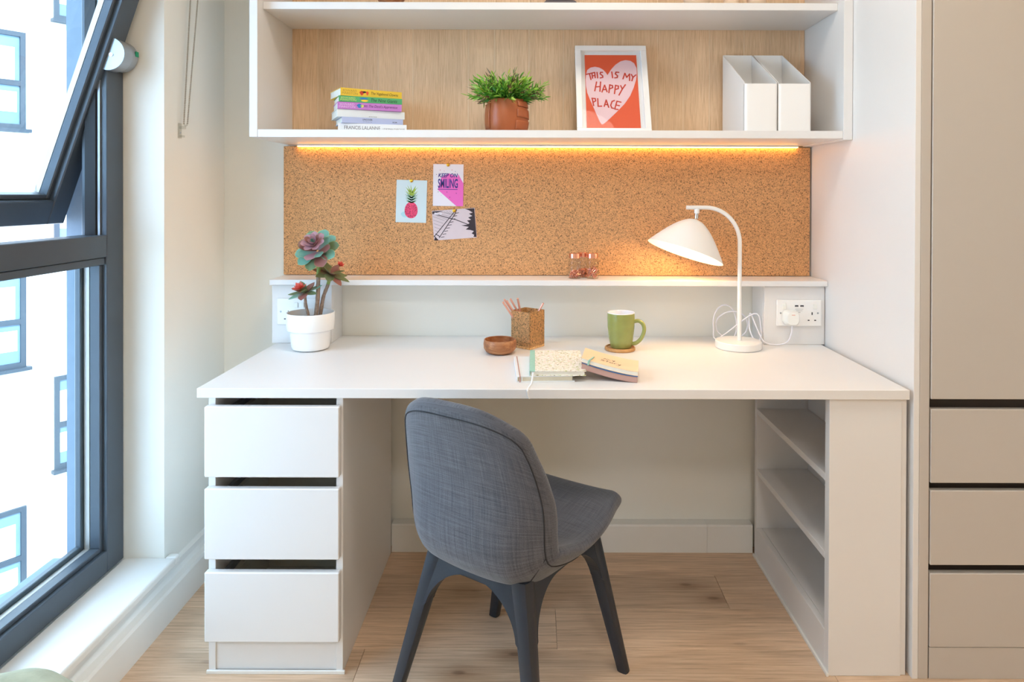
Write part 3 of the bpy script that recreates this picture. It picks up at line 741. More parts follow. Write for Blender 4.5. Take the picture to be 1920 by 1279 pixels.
spine_text(5, 'The Vagabond Clowns', 0.71, 0.45, 0.50, 0.46, 'ink', 0.25); spine_text(4, 'The Nine Giants', 0.71, 0.42, 0.50, 0.56, 'ink_dg', 0.25); spine_text(3, "The Devil's Apprentice", 0.705, 0.45, 0.50, 0.50, 'ink_v', 0.25)
def motif(i, shapes):
    t, L, T = bk[i]
    for pts_, mat in shapes: flat('motif', [(L*x, T*y) for x, y in pts_], (0, 0, 0), X, Z, mat, t, 0.0004)
def blob(cx, cy, rx, ry, n=10, ph=0.0, wob=0.25):
    return [(cx+rx*math.cos(2*PI*k/n+ph)*(1+wob*math.sin(3*2*PI*k/n)), cy+ry*math.sin(2*PI*k/n+ph)*(1-wob*math.cos(2*2*PI*k/n))) for k in range(n)]
motif(5, [(blob(0.335, 0.48, 0.035, 0.24), 'ink_red'), (blob(0.375, 0.62, 0.040, 0.10), 'ink'), (blob(0.425, 0.50, 0.022, 0.22), 'orange')])
motif(4, [(blob(0.385, 0.68, 0.068, 0.13, 12, 0, 0.1), 'ink_blue'), (blob(0.400, 0.32, 0.058, 0.16, 12, 0, 0.1), 'yellow')])
motif(3, [(blob(0.335, 0.52, 0.040, 0.26), 'ink_blue'), (blob(0.375, 0.50, 0.026, 0.18), 'ink_g'), ([(0.40, 0.44), (0.46, 0.40), (0.46, 0.46), (0.40, 0.50)], 'ink_v'), ([(0.40, 0.56), (0.46, 0.60), (0.46, 0.66), (0.40, 0.62)], 'ink_v')])

# ------------------------------------------------------------------ leather pot with grassy plant
SZ = 1.429+0.0236
lp = thing('grass_plant', 'bushy green artificial grass plant in a tan leather pot', 'plant', (-0.087, 2.205, SZ))
prof = [(0.0, 0.0005), (0.058, 0.0005), (0.063, 0.012), (0.0655, 0.035), (0.0650, 0.065), (0.061, 0.090), (0.056, 0.104), (0.0535, 0.104), (0.0585, 0.088), (0.0625, 0.06), (0.0625, 0.02), (0.0, 0.018)]
lathe('pot', prof, 'leather', lp, 48, rotz(0.35), power=2.9)
lathe('soil', [(0, 0.088), (0.054, 0.088), (0.0, 0.0905)], 'soil', lp, 24, rotz(0.35), power=2.9)
def pot_patch(nm, a0, a1, z0, z1, off, mat, skew=0.0):
    bm = bmesh.new(); n = 10; m = 5; g = []
    def rad(z):
        for (r0, h0), (r1, h1) in zip(prof[1:7], prof[2:8]):
            if h0 <= z <= h1: return r0+(r1-r0)*(z-h0)/max(h1-h0, 1e-6)
        return prof[6][0]
    for j in range(m+1):
        row = []
        for i in range(n+1):
            t = i/n; a = a0+(a1-a0)*t; z = z0+(z1-z0)*j/m+skew*t
            c, s_ = math.cos(a-0.35), math.sin(a-0.35); d = (abs(c)**2.9+abs(s_)**2.9)**(1/2.9); r = rad(min(z, 0.1039))/d+off
            row.append(bm.verts.new((r*math.cos(a), r*math.sin(a), z)))
        g.append(row)
    for j in range(m):
        for i in range(n): bm.faces.new((g[j][i], g[j][i+1], g[j+1][i+1], g[j+1][i]))
    o = obj(nm, bm_mesh(bm, nm), mat, lp, True); sm = o.modifiers.new('solid', 'SOLIDIFY'); sm.thickness = 0.0022; sm.offset = 1
pot_patch('strap', math.radians(-58), math.radians(-8), 0.046, 0.074, 0.0006, 'leather', -0.006)
pot_patch('strap', math.radians(-55), math.radians(-10), 0.080, 0.099, 0.0006, 'leather', -0.004)
pot_patch('strap', math.radians(-62), math.radians(-12), 0.004, 0.036, 0.0006, 'leather', -0.003)
pot_patch('strap', math.radians(180), math.radians(222), 0.01, 0.090, 0.0008, 'leather')
def grass():
    rg = random.Random(11); v, f, tone = [], [], []
    def blade(p, d, L, w, t0):
        d = d.normalized(); side = d.cross(Vector((rg.uniform(-1, 1), rg.uniform(-1, 1), rg.uniform(-1, 1)))).normalized()
        droop = Vector((0, 0, -0.10*L)); nn = side.cross(d)*0.12*w
        q = [p, p+d*L*0.38+side*w+nn, p+d*L*0.38-side*w+nn, p+d*L*0.75+side*w*0.6+droop*0.5, p+d*L*0.75-side*w*0.6+droop*0.5, p+d*L+droop]
        b = len(v); v.extend(q); f.extend([(b, b+1, b+2), (b+1, b+3, b+4, b+2), (b+3, b+5, b+4)]); tone.extend([max(0, t0-0.2), t0, t0, t0, t0, min(1, t0+0.05)])
    for s_ in range(150):
        a = rg.uniform(0, 2*PI); el = rg.uniform(-0.05, 1.0)+0.5*rg.random()**2; r0 = rg.uniform(0, 0.042)
        base = Vector((r0*math.cos(a), r0*math.sin(a), 0.088)); d = Vector((math.cos(a)*math.cos(el), math.sin(a)*math.cos(el), math.sin(el)))
        L = 0.062+0.040*rg.random()+0.006*math.cos(el); d1 = (d+Vector((0, 0, 0.35))).normalized()
        pp = [base, base+d1*L*0.5, base+d1*L*0.5+d*L*0.55]
        dark = rg.random() < 0.22; tt = rg.uniform(0.25, 0.75)
        # thin stem
        sd = d.orthogonal().normalized()*0.0009; b = len(v)
        v.extend([pp[0]-sd, pp[0]+sd, pp[1]+sd, pp[1]-sd, pp[2]]); f.extend([(b, b+1, b+2, b+3), (b+3, b+2, b+4)]); tone.extend([0.1, 0.1, 0.3, 0.3, 0.5])
        for k in range(17):
            t = 0.18+0.82*k/16; p = pp[0].lerp(pp[1], t*2) if t < 0.5 else pp[1].lerp(pp[2], t*2-1)
            rd = Vector((rg.gauss(0, 1), rg.gauss(0, 1), rg.gauss(0, 0.7)))
            dd = (d*1.25+rd*0.55); t0 = 0.10+tt*t*0.95+rg.uniform(-0.08, 0.08)
            if dark and t > 0.55: t0 = rg.uniform(0.90, 1.0)
            else: t0 = min(0.84, max(0, t0))
            blade(p, dd, rg.uniform(0.018, 0.033), rg.uniform(0.0018, 0.0031), t0)
    me = mesh('foliage', v, f); at = me.attributes.new('tone', 'FLOAT', 'POINT')
    at.data.foreach_set('value', tone); return me
fo = obj('foliage', grass(), 'grass', lp); fo['kind'] = 'stuff'

# ------------------------------------------------------------------ picture frame, leaning
pf = thing('picture_frame', 'white framed orange print with pink heart leaning on the shelf', 'picture', (0.2669, 2.255, SZ))
FW, FH = 0.2465, 0.345; lean = math.atan2(0.135, 0.3185)
pfm = Matrix.Rotation(-lean, 4, 'X')    # local: x width, z height, -y front
pex, pey = pfm.to_3x3() @ X, pfm.to_3x3() @ Z
b_ = 0.0195
for a in ((-FW/2, FW/2, -0.010, 0.010, FH-b_, FH), (-FW/2, FW/2, -0.010, 0.010, 0.001, b_), (-FW/2, -FW/2+b_, -0.010, 0.010, b_, FH-b_), (FW/2-b_, FW/2, -0.010, 0.010, b_, FH-b_)):
    box('frame_bar', *a, 'gloss_white', pf, 0.0012, pfm)
box('mount', -FW/2+b_, FW/2-b_, 0.002, 0.008, b_, FH-b_, 'wcover', pf, 0, pfm)
PX0, PX1, PZ0, PZ1 = -FW/2+0.033, FW/2-0.034, 0.0245, FH-0.0330
box('print', PX0, PX1, 0.0002, 0.0018, PZ0, PZ1, 'orange', pf, 0, pfm)
def pr(x, y):   # traced print coordinates to the print plane
    t = (y-210)/629; xl = 1222+21*t; xr = 1686+39*t
    return (PX0+(PX1-PX0)*(x-xl)/(xr-xl), PZ1-(PZ1-PZ0)*t)
heart = [(1428, 390), (1412, 366), (1388, 342), (1355, 324), (1315, 316), (1275, 324), (1246, 346), (1236, 385), (1233, 430), (1236, 490), (1247, 545), (1272, 605), (1308, 680), (1340, 750), (1362, 795), (1380, 812), (1400, 801), (1450, 760), (1520, 697), (1580, 638), (1630, 570), (1662, 500), (1684, 430), (1691, 370), (1688, 325), (1668, 285), (1635, 263), (1590, 256), (1545, 267), (1500, 297), (1462, 338), (1440, 372)]
flat('heart', [pr(*p) for p in reversed(heart)], (0, 0, 0), pex, pey, 'pinkheart', pf, 0.0006)
LET = [[(1238, 384), (1310, 368)], [(1266, 378), (1280, 430)],                                     # T
       [(1288, 372), (1294, 418)], [(1313, 366), (1318, 414)], [(1292, 398), (1315, 394)],         # H
       [(1334, 366), (1340, 416)],                                                                 # I
       [(1384, 366), (1366, 366), (1362, 380), (1384, 396), (1386, 410), (1362, 416)],             # S
       [(1466, 362), (1474, 414)], [(1530, 366), (1504, 364), (1498, 380), (1518, 396), (1514, 412), (1492, 414)],  # IS
       [(1566, 424), (1584, 374), (1600, 410), (1626, 380), (1626, 438)],                          # M
       [(1642, 384), (1656, 410), (1682, 388)], [(1656, 410), (1646, 440)],                        # Y
       [(1330, 450), (1314, 528)], [(1366, 450), (1360, 532)], [(1320, 494), (1362, 490)],         # H
       [(1378, 538), (1402, 478), (1424, 536)], [(1386, 518), (1416, 516)],                        # A
       [(1448, 474), (1440, 544)], [(1448, 476), (1472, 482), (1474, 500), (1446, 510)],           # P
       [(1500, 478), (1490, 552)], [(1500, 480), (1526, 486), (1524, 508), (1496, 516)],           # P
       [(1546, 482), (1560, 512)], [(1588, 474), (1560, 512), (1530, 564)],                        # Y
       [(1290, 590), (1304, 654)], [(1288, 592), (1318, 594), (1322, 614), (1298, 626)],           # P
       [(1340, 594), (1344, 660), (1376, 658)],                                                    # L
       [(1398, 660), (1416, 606), (1438, 668)], [(1406, 644), (1430, 646)],                        # A
       [(1490, 610), (1468, 618), (1456, 650), (1466, 674), (1482, 676)],                          # C
       [(1512, 616), (1492, 682), (1522, 686)], [(1512, 616), (1548, 624)], [(1502, 648), (1534, 654)]]             # E
strokes_mesh('lettering', [[pr(*p) for p in l_] for l_ in LET], 0.0046, (0, 0, 0), pex, pey, 'ink_red', pf, 0.0010)
box('glazing', -FW/2+b_, FW/2-b_, -0.0035, -0.0027, b_, FH-b_, 'acrylic', pf, 0, pfm)

# ------------------------------------------------------------------ magazine files
def magfile(x0, label):
    t = thing('magazine_file', label, 'magazine file', (x0, 2.130, SZ), 0, 'white magazine files'); w, d, h1, h0, th = 0.1025, 0.252, 0.288, 0.149, 0.0022
    side = [(0, 0.001), (d, 0.001), (d, h1), (0.0, h0)]
    side2 = [(0.0, 0.001), (d, 0.001), (d, h1), (0.018, h0)]
    for xx in (0.0, w-th): prism('side_wall', [(0.010, 0.001), (d, 0.001), (d, h1), (0.010, h0+0.006)], (xx, 0, 0), Y, Z, th, 'gloss_white', t)
    box('back_wall', th+0.0002, w-th-0.0002, d-th, d, 0.001, h1, 'gloss_white', t, 0.0005); box('bottom', th, w-th, 0.003, d-th, 0.0008, 0.003, 'gloss_white', t, 0)
    bm = bmesh.new(); n = 6; r = 0.009; P = []
    for k in range(n+1):
        a = PI+PI/2*k/n; P.append((r+r*math.cos(a), r+r*math.sin(a)))
    for k in range(n+1):
        a = -PI/2+PI/2*k/n; P.append((w-r+r*math.cos(a), r+r*math.sin(a)))
    P = [(0, 0.012)]+P+[(w, 0.012)]
    Q = [(w/2+(x_-w/2)*(1-2*th/w), y_+th if y_ < 0.011 else y_) for x_, y_ in P]
    rows_ = [[bm.verts.new((x_, y_, z_)) for x_, y_ in PP] for PP in (P, Q) for z_ in (0.0008, h0)]
    for a, b in ((0, 1), (2, 3)):
        for i in range(len(P)-1): bm.faces.new((rows_[a][i], rows_[a][i+1], rows_[b][i+1], rows_[b][i]))
    for i in range(len(P)-1): bm.faces.new((rows_[1][i], rows_[1][i+1], rows_[3][i+1], rows_[3][i])); bm.faces.new((rows_[0][i], rows_[2][i], rows_[2][i+1], rows_[0][i+1]))
    o = obj('front_wall', bm_mesh(bm, 'front_wall'), 'gloss_white', t, True); o.data.set_sharp_from_angle(angle=math.radians(40))
magfile(0.659, 'white magazine file nearer the picture frame'); magfile(0.7645, 'white magazine file nearer the right side panel')

# ------------------------------------------------------------------ things on the top shelf, cut by the photo edge
TZ = 1.429+0.4292
t = thing('desk_clock', 'dark grey object on a splayed foot on the top shelf', 'ornament', (0.085, 2.22, TZ))
prism('foot', [(-0.062, 0.0005), (0.062, 0.0005), (0.046, 0.016), (-0.046, 0.016)], (0, 0.035, 0), X, Z, 0.07, 'darkobj', t)
lathe('body', [(0, -0.03), (0.060, -0.03), (0.066, -0.025), (0.066, 0.025), (0.060, 0.03), (0, 0.03)], 'darkobj', t, 40, Matrix.Translation((0, 0, 0.081)) @ Matrix.Rotation(PI/2, 4, 'X'))
for n, lab, xx, pr_ in (('ceramic_vase', 'wide low beige ornament on the top shelf', 0.524, [(0, 0.0005), (0.030, 0.0005), (0.041, 0.012), (0.043, 0.03), (0.030, 0.052), (0.020, 0.06), (0.018, 0.06), (0.027, 0.05), (0.0, 0.02)]),
                        ('ceramic_vase', 'narrow straight beige ornament on the top shelf', 0.634, [(0, 0.0005), (0.024, 0.0005), (0.024, 0.02), (0.022, 0.07), (0.015, 0.10), (0.013, 0.10), (0.018, 0.07), (0, 0.03)]),
                        ('ceramic_vase', 'flared beige ornament on the top shelf nearest the wardrobe', 0.716, [(0, 0.0005), (0.020, 0.0005), (0.028, 0.014), (0.036, 0.05), (0.034, 0.05), (0.024, 0.015), (0, 0.01)])):
    v_ = lathe(n, pr_, 'beige', None, 32); v_.location = (xx, 2.20, TZ); tag(v_, lab, 'ornament', 'beige ornaments on the top shelf')
v_ = lathe('wooden_bowl', [(0, 0.0005), (0.026, 0.0005), (0.038, 0.012), (0.048, 0.03), (0.045, 0.03), (0.034, 0.012), (0, 0.006)], 'acacia', None, 32); v_.location = (-0.460, 2.20, TZ)
tag(v_, 'small brown dish on the top shelf above the book stack', 'dish')

# ------------------------------------------------------------------ cards pinned on the cork
CY = BW-0.0165
def card(name, label, cx, cz, w, h, rot, mat, cat='card'):
    t = thing(name, label, cat, (cx, CY, cz), 0, 'cards pinned on the cork board'); R = Matrix.Rotation(rot, 4, 'Y')
    bx_ = box('sheet', -w/2, w/2, -0.0012, -0.0006, -h/2, h/2, mat, t, 0, R); return t, R.to_3x3() @ X, R.to_3x3() @ Z
def pin(t, ex, ey, dx, dz):
    p = ex*dx+ey*dz
    lathe('push_pin', [(0, 0), (0.0045, 0), (0.0062, 0.002), (0.0055, 0.004), (0.002, 0.0052), (0, 0.0054)], 'brass', t, 14, Matrix.Translation(p+Vector((0, -0.0013, 0))) @ Matrix.Rotation(PI/2, 4, 'X'))
OF = -0.0014
t, ex, ey = card('pineapple_card', 'pale blue card with a pink pineapple on the cork board', -0.431, 1.229, 0.108, 0.150, math.radians(1.4), 'card_blue')
def cflat(n, poly, mat, off): flat(n, poly, (0, -0.0012, 0), ex, ey, mat, t, off)
cflat('shadow_print', blob(-0.020, -0.047, 0.016, 0.010, 12, 0, 0.1), 'shadowblue', 0.0001)
cflat('fruit_print', [(0.023*math.cos(a)*(1-0.06*math.sin(a)), -0.031+0.029*math.copysign(abs(math.sin(a))**0.9, math.sin(a))) for a in [2*PI*k/28 for k in range(28)]], 'fruit', 0.0002)
M['print_green'] = plain('green_print', srgb(78, 128, 82), 0.6, var=0.2, scale=70); M['print_lime'] = plain('lime_print', srgb(160, 190, 74), 0.6, var=0.15, scale=70)
rl = random.Random(4)
for lvl in range(5):
    z0 = -0.004+lvl*0.008
    for s_ in (-1, 1):
        for q in range(2):
            l_ = 0.020+0.004*lvl-0.004*q; an = math.radians(64-12*lvl+20*q if lvl < 4 else 22+16*q)*s_
            tip = (math.sin(an)*l_*1.05+s_*0.002, z0+math.cos(an)*l_*0.8+0.003)
            nx, nz = math.cos(an)*0.0028, -math.sin(an)*0.0028
            cflat('leaf_print', [(-nx, z0-nz), (nx, z0+nz), tip] if s_ > 0 else [(-nx, z0-nz), (nx, z0+nz), tip][::1], 'print_green' if lvl < 3 else 'print_lime', 0.0003+0.00003*lvl)
cflat('leaf_print', [(-0.004, 0.02), (0.004, 0.02), (-0.003, 0.058)], 'print_lime', 0.0005); cflat('leaf_print', [(-0.001, 0.02), (0.007, 0.02), (0.014, 0.052)], 'print_lime', 0.00052)
pin(t, ex, ey, -0.002, 0.0725)
t, ex, ey = card('slogan_card', 'white and pink lettered slogan card on the cork board', -0.301, 1.2865, 0.107, 0.148, math.radians(0.6), 'card_white')
def cp(x, y): return ((x-852)/405*0.107, (408-y)/560*0.148)
cflat('pink_print', [cp(*p) for p in ((712, 470), (965, 688), (1054, 688), (1056, 385), (985, 258), (975, 300), (860, 250), (760, 300))], 'pink', 0.0001)
text('lettering', 'KEEP ON', ex*cp(848, 0)[0]+ey*cp(0, 278)[1]+Vector((0, -0.0012, 0)), ex, ey, 0.069, 0.0145, 'navy', t, 0.0003, shear=0.2, bold=0.03)
text('lettering', 'SMILING', ex*cp(848, 0)[0]+ey*cp(0, 385)[1]+Vector((0, -0.0012, 0)), ex, ey, 0.070, 0.033, 'navy', t, 0.0003, bold=0.025)
cflat('underline_print', [cp(*p) for p in ((712, 469), (978, 469), (978, 461), (712, 461))], 'navy', 0.0003)
for dx_, dy_, m_ in ((742, 209, 'ink_red'), (900, 205, 'ink_red'), (720, 500, 'print_green'), (836, 500, 'ink_v'), (962, 515, 'ink_v'), (876, 570, 'ink_v'), (797, 220, 'pink'), (945, 225, 'ink_blue'), (762, 545, 'shadowblue'), (695, 268, 'ink_v')):
    c_ = cp(dx_, dy_); cflat('dot_print', [(c_[0]+0.0014*math.cos(k*PI/3), c_[1]+0.0014*math.sin(k*PI/3)) for k in range(6)], m_, 0.0003)
pin(t, ex, ey, -0.001, 0.0715)
t, ex, ey = card('photo_postcard', 'landscape photo postcard with dark railing and foliage on the cork board', -0.279, 1.1485, 0.1515, 0.105, math.radians(-4.3), 'photo_sky', 'postcard')
def fp(x, y):   # traced card corners to the card plane
    u = (x-635)/570; v_ = (y-755+43*u)/395; u -= 0.06*v_
    return ((u-0.5)*0.1515, (0.5-v_)*0.105)
lines_ = [[(672, 1095), (955, 742)], [(738, 1110), (1000-60, 800), (965, 735)], [(700, 805), (870, 850), (950, 868), (1140, 940)], [(668, 1085), (720, 1140)], [(690, 1060), (745, 1095)]]
strokes_mesh('railing_print', [[fp(*p) for p in l_] for l_ in lines_], 0.0026, (0, -0.0012, 0), ex, ey, 'photo_dark', t, 0.0002)
thin = [[(648+8*k, 830+46*k), (800-14*k+2, 890+40*k-10)] for k in range(6)]+[[(760+36*k, 770-4*k), (880+22*k, 800+4*k)] for k in range(4)]+[[(700, 790), (900, 830)], [(655, 800), (840, 870)]]
strokes_mesh('bars_print', [[fp(*p) for p in l_] for l_ in thin], 0.0011, (0, -0.0012, 0), ex, ey, 'photo_grey', t, 0.00015)
spk = []
for k in range(9):
    f_ = k/8; bx0, by0 = 760+190*f_, 1105-320*f_; spk.append([(bx0, by0), (bx0+44, by0-8)])
strokes_mesh('spike_print', [[fp(*p) for p in l_] for l_ in spk], 0.0020, (0, -0.0012, 0), ex, ey, 'photo_dark', t, 0.00025)
fol = [(1074, 725), (1200, 718), (1236, 1100), (1195, 1095), (1205, 1070), (1170, 1050), (1200, 1020), (1150, 1005), (1090, 1000), (1130, 965), (1030, 945), (1110, 935), (1140, 915), (1105, 880), (1160, 870), (1120, 840), (1175, 820), (1130, 790), (1180, 775), (1130, 745)]
cflat('foliage_print', [fp(*p) for p in reversed(fol)], 'photo_dark', 0.0003)
cflat('corner_print', [fp(*p) for p in ((640, 762), (800, 752), (700, 778), (642, 800))][::-1], 'photo_dark', 0.00012)
cflat('corner_print', [fp(*p) for p in ((685, 1100), (735, 1145), (668, 1148))][::-1], 'photo_dark', 0.00028)
cc = fp(720, 790); text('lettering', 'Paris', ex*cc[0]+ey*cc[1]+Vector((0, -0.0012, 0)), ex, ey, 0.026, 0.0085, 'card_white', t, 0.0005, bold=0.03)
pin(t, ex, ey, 0.003, 0.0475)

# ------------------------------------------------------------------ glass jars of clips on the ledge
def jar(x_, y_, label, fill):
    t = thing('glass_jar', label, 'jar', (x_, y_, 0.9672), 0, 'glass jars of copper clips')
    lathe('glass_body', [(0, 0.0003), (0.0195, 0.0003), (0.0212, 0.003), (0.0212, 0.058), (0.0185, 0.064), (0.0172, 0.066), (0.0172, 0.072)], 'jar', t, 32, cap=False)
    lathe('lid', [(0, 0.0865), (0.0178, 0.0865), (0.0192, 0.085), (0.0192, 0.0705), (0.0182, 0.0702), (0.0182, 0.0720), (0, 0.0722)], 'copper', t, 32)
    rj = random.Random(int(x_*1000)); bm = bmesh.new()
    for k in range(170):
        h = 0.004+fill*rj.random(); a = rj.uniform(0, 2*PI); r = 0.0165*math.sqrt(rj.random())
        if h > fill*(0.75+0.25*math.cos(a-1)): h *= 0.7
        p = Vector((r*math.cos(a), r*math.sin(a), h)); d = Vector((rj.gauss(0, 1), rj.gauss(0, 1), rj.gauss(0, 1))).normalized()*0.0042
        bm_tube(bm, [p-d, p+d], 0.0011, 5)
    o = obj('clips', bm_mesh(bm, 'clips'), 'copper', t); o['kind'] = 'stuff'
jar(0.142, 2.335, 'small glass jar with rose copper lid, leftmost of three on the ledge', 0.030)
jar(0.203, 2.337, 'small glass jar with rose copper lid nearest the lamp, fullest of clips', 0.042)
jar(0.173, 2.375, 'small glass jar with rose copper lid standing behind the other two', 0.034)

# ------------------------------------------------------------------ sockets
def socket(cx, label, usb):
    t = thing('wall_socket', label, 'socket', (cx, 2.2995, 0.858)); w, h = 0.0755, 0.0445
    box('face_plate', -w, w, -0.0085, -0.0003, -h, h, 'gloss_white', t, 0.003, seg=2); F = -0.0086
    for s_ in (-1, 1):
        sx = s_*0.040
        swx = s_*0.052 if usb else s_*0.010
        box('switch', swx-0.006, swx+0.006, F-0.0035, F, 0.014, 0.031, 'plug', t, 0.001, Matrix.Rotation(0.0, 4, 'X'))
        box('earth_slot', sx-0.0018+0.003, sx+0.0018+0.003, F-0.0002, F+0.001, -0.006, 0.003, 'black', t, 0)
        box('pin_slot', sx-0.0115, sx-0.0055, F-0.0002, F+0.001, -0.026, -0.0225, 'black', t, 0); box('pin_slot', sx+0.0105, sx+0.0165, F-0.0002, F+0.001, -0.026, -0.0225, 'black', t, 0)
        lathe('screw', [(0, 0), (0.0032, 0), (0.0026, 0.0012), (0, 0.0010)], 'steel', t, 12, Matrix.Translation((s_*0.0625, F, 0.0)) @ Matrix.Rotation(PI/2, 4, 'X'))
    if usb:
        for dx_ in (-0.009, 0.009): box('usb_port', dx_-0.0058, dx_+0.0058, F-0.0003, F+0.001, 0.021, 0.0265, 'black', t, 0); box('usb_tongue', dx_-0.0045, dx_+0.0045, F-0.0005, F, 0.0215, 0.0235, 'grey_print', t, 0)
        strokes_mesh('print', [[(-0.013, 0.0135), (0.013, 0.0135)], [(-0.010, 0.008), (0.010, 0.008)], [(-0.004, 0.0025), (0.004, 0.0025)]], 0.0009, (0, F, 0), X, Z, 'grey_print', t, 0.0002)
    return t
socket(-0.785, 'white double wall socket behind the succulent', False)
socket(0.8945, 'white double wall socket with two USB ports and a plug', True)

# ------------------------------------------------------------------ desk lamp
LP = thing('desk_lamp', 'white arched desk lamp with tilted dome shade, switched on', 'lamp', (0.678, 2.25, DT))
lathe('base', [(0, 0.0005), (0.072, 0.0005), (0.0745, 0.003), (0.0745, 0.022), (0.072, 0.0245), (0, 0.0245)], 'lampwhite', LP, 56)
arc = [(0.003, 0, 0.0245), (0.003, 0, 0.15), (0.003, 0, 0.30), (0.002, 0, 0.345)]
R_ = 0.112
arc = [(0.003, 0, 0.0245), (0.003, 0, 0.18), (0.003, 0, 0.34)]+[(0.003-R_+R_*math.cos(a), 0, 0.346+R_*1.04*math.sin(a)) for a in [PI/2*k/14 for k in range(15)]]+[(-0.135, 0, 0.4625), (-0.173, 0, 0.4625)]
tube('pole', arc, 0.0068, 'lampwhite', LP, 14)
AP = Vector((-0.139, 0, 0.4625)); ax = Vector((-0.042, -0.016, -0.116)).normalized(); apex = AP+Vector((-0.002, 0, -0.038))
kn = lathe('knuckle', [(0, 0), (0.0085, 0), (0.0085, 0.012), (0.006, 0.015), (0, 0.015)], 'lampwhite', LP, 16, Matrix.Translation(AP+Vector((0, 0, -0.019))))
tube('swivel', [AP+Vector((0, 0, -0.017)), apex+Vector((0, 0, 0.001))], 0.0062, 'chrome', LP, 14)
HS, RS = 0.118, 0.127; prS = []
for k in range(17):
    t_ = k/16; prS.append((RS*(t_**0.60)*(1-0.06*t_*(1-t_)), HS*t_))
inner_ = [(max(r-0.0016, 0), h+0.0018*(1-h/HS)) for r, h in reversed(prS)]
lathe('shade', prS+inner_, 'lampwhite', LP, 64, Matrix.Translation(apex) @ frame_to(ax))
M['bulb'] = emit('warm_bulb', (1.0, 0.66, 0.32, 1), 14.0)
lathe('bulb', [(0, 0.018), (0.012, 0.022), (0.014, 0.036), (0.024, 0.058), (0.026, 0.068), (0.020, 0.084), (0.009, 0.091), (0, 0.092)], 'bulb', LP, 24, Matrix.Translation(apex) @ frame_to(ax))
bl = bpy.data.lights.new('lamp_glow', 'POINT'); bl.energy = 1.25; bl.color = (1.0, 0.58, 0.24); bl.shadow_soft_size = 0.02
blo = bpy.data.objects.new('lamp_glow', bl); link(blo, LP); blo.location = apex+ax*0.100
# cable: out of the base, two loose coils, then up to the plug
def coil(cx, cy, cz, rx, rz, a0, a1, n, tilt=0.0):
    return [(cx+rx*math.cos(a), cy+tilt*math.sin(a)+0.006*math.cos(2*a), cz+rz*math.sin(a)) for a in [a0+(a1-a0)*k/n for k in range(n+1)]]
cp_ = [(0.01, 0.070, 0.006), (0.035, 0.078, 0.008)]+coil(0.005, 0.088, 0.058, 0.055, 0.048, -1.2, -1.2+2*PI, 10)+coil(-0.02, 0.082, 0.062, 0.040, 0.066, 5.3, 5.3+2*PI*0.98, 10, 0.01)[0:9]+[(0.075, 0.075, 0.100), (0.098, 0.070, 0.050), (0.090, 0.06, 0.014), (0.072, 0.055, 0.012), (0.060, 0.075, 0.050), (0.064, 0.080, 0.10), (0.080, 0.07, 0.06), (0.098, 0.045, 0.012), (0.135, 0.030, 0.004), (0.168, 0.022, 0.014), (0.181, 0.018, 0.042), (0.1835, 0.017, 0.070)]
tube('cable', catmull(cp_, 6), 0.0024, 'cable', LP, 8)
pl = bmesh.new()
secs = []
for y_, sx_, sz_ in ((0.0395, 0.0250, 0.0255), (0.024, 0.0250, 0.0255), (0.010, 0.0215, 0.0225), (0.005, 0.0185, 0.0195)):
    ring = []
    for k in range(28):
        a = 2*PI*k/28; c, s_ = math.cos(a), math.sin(a); e = (abs(c)**4+abs(s_)**4)**0.25
        wf = 1-0.10*(s_/e < -0.5); ring.append(pl.verts.new((0.1835+sx_*c/e*wf, y_, 0.0945+sz_*s_/e)))
    secs.append(ring)
for A, B in zip(secs, secs[1:]):
    for k in range(28): pl.faces.new((A[k], A[(k+1) % 28], B[(k+1) % 28], B[k]))
pl.faces.new(secs[0]); pl.faces.new(list(reversed(secs[-1])))
po = obj('plug', bm_mesh(pl, 'plug'), 'plug', LP, True); po.data.set_sharp_from_angle(angle=math.radians(35))
box('fuse_mark', 0.178, 0.189, 0.0044, 0.0049, 0.106, 0.1085, 'red', po, 0)

# ------------------------------------------------------------------ succulent in white pot
SP = thing('potted_succulent', 'tall pink-green succulent with three stems in a white stepped pot', 'plant', (-0.722, 2.215, DT))
lathe('pot', [(0, 0.0005), (0.048, 0.0005), (0.057, 0.005), (0.0605, 0.014), (0.0645, 0.058), (0.0660, 0.062), (0.0735, 0.066), (0.0745, 0.070), (0.0765, 0.118), (0.0755, 0.1205), (0.0725, 0.1205), (0.0715, 0.117), (0.0690, 0.075), (0.058, 0.065), (0.055, 0.02), (0, 0.018)], 'gloss_white', SP, 56)
lathe('soil', [(0, 0.100), (0.0700, 0.098), (0, 0.103)], 'soil', SP, 32)
def px(u, v, y=2.215): return Vector(((u-1000)*y/1280+0.722, y-2.215, 1.25-(v-367)*y/1280-DT))   # reference point to plant-local
stems = [[px(592, 594), px(596, 560), px(597, 520), px(598, 500)], [px(600, 592, 2.225), px(606, 560, 2.225), px(615, 535, 2.23), px(620, 514, 2.235)], [px(580, 594, 2.205), px(574, 575, 2.20), px(572, 558, 2.195), px(571, 550, 2.195)]]
stems[0][0].z = stems[1][0].z = stems[2][0].z = 0.098
for k, (sp, r) in enumerate(zip(stems, (0.0065, 0.0055, 0.0045))):
    pts_ = catmull(sp, 6); rr = [r*(1.12-0.2*i/len(pts_))*(1+0.07*math.sin(i*2.3)) for i in range(len(pts_))]
    bm = bmesh.new(); bm_tube(bm, pts_, rr, 10); st = obj('stem', bm_mesh(bm, 'stem'), 'bark', SP, True)
    q = pts_[-7:]; bm = bmesh.new(); bm_tube(bm, q, [r*1.02]*len(q), 10); obj('green_tip', bm_mesh(bm, 'green_tip'), 'stemgreen', st, True)
LM = {}
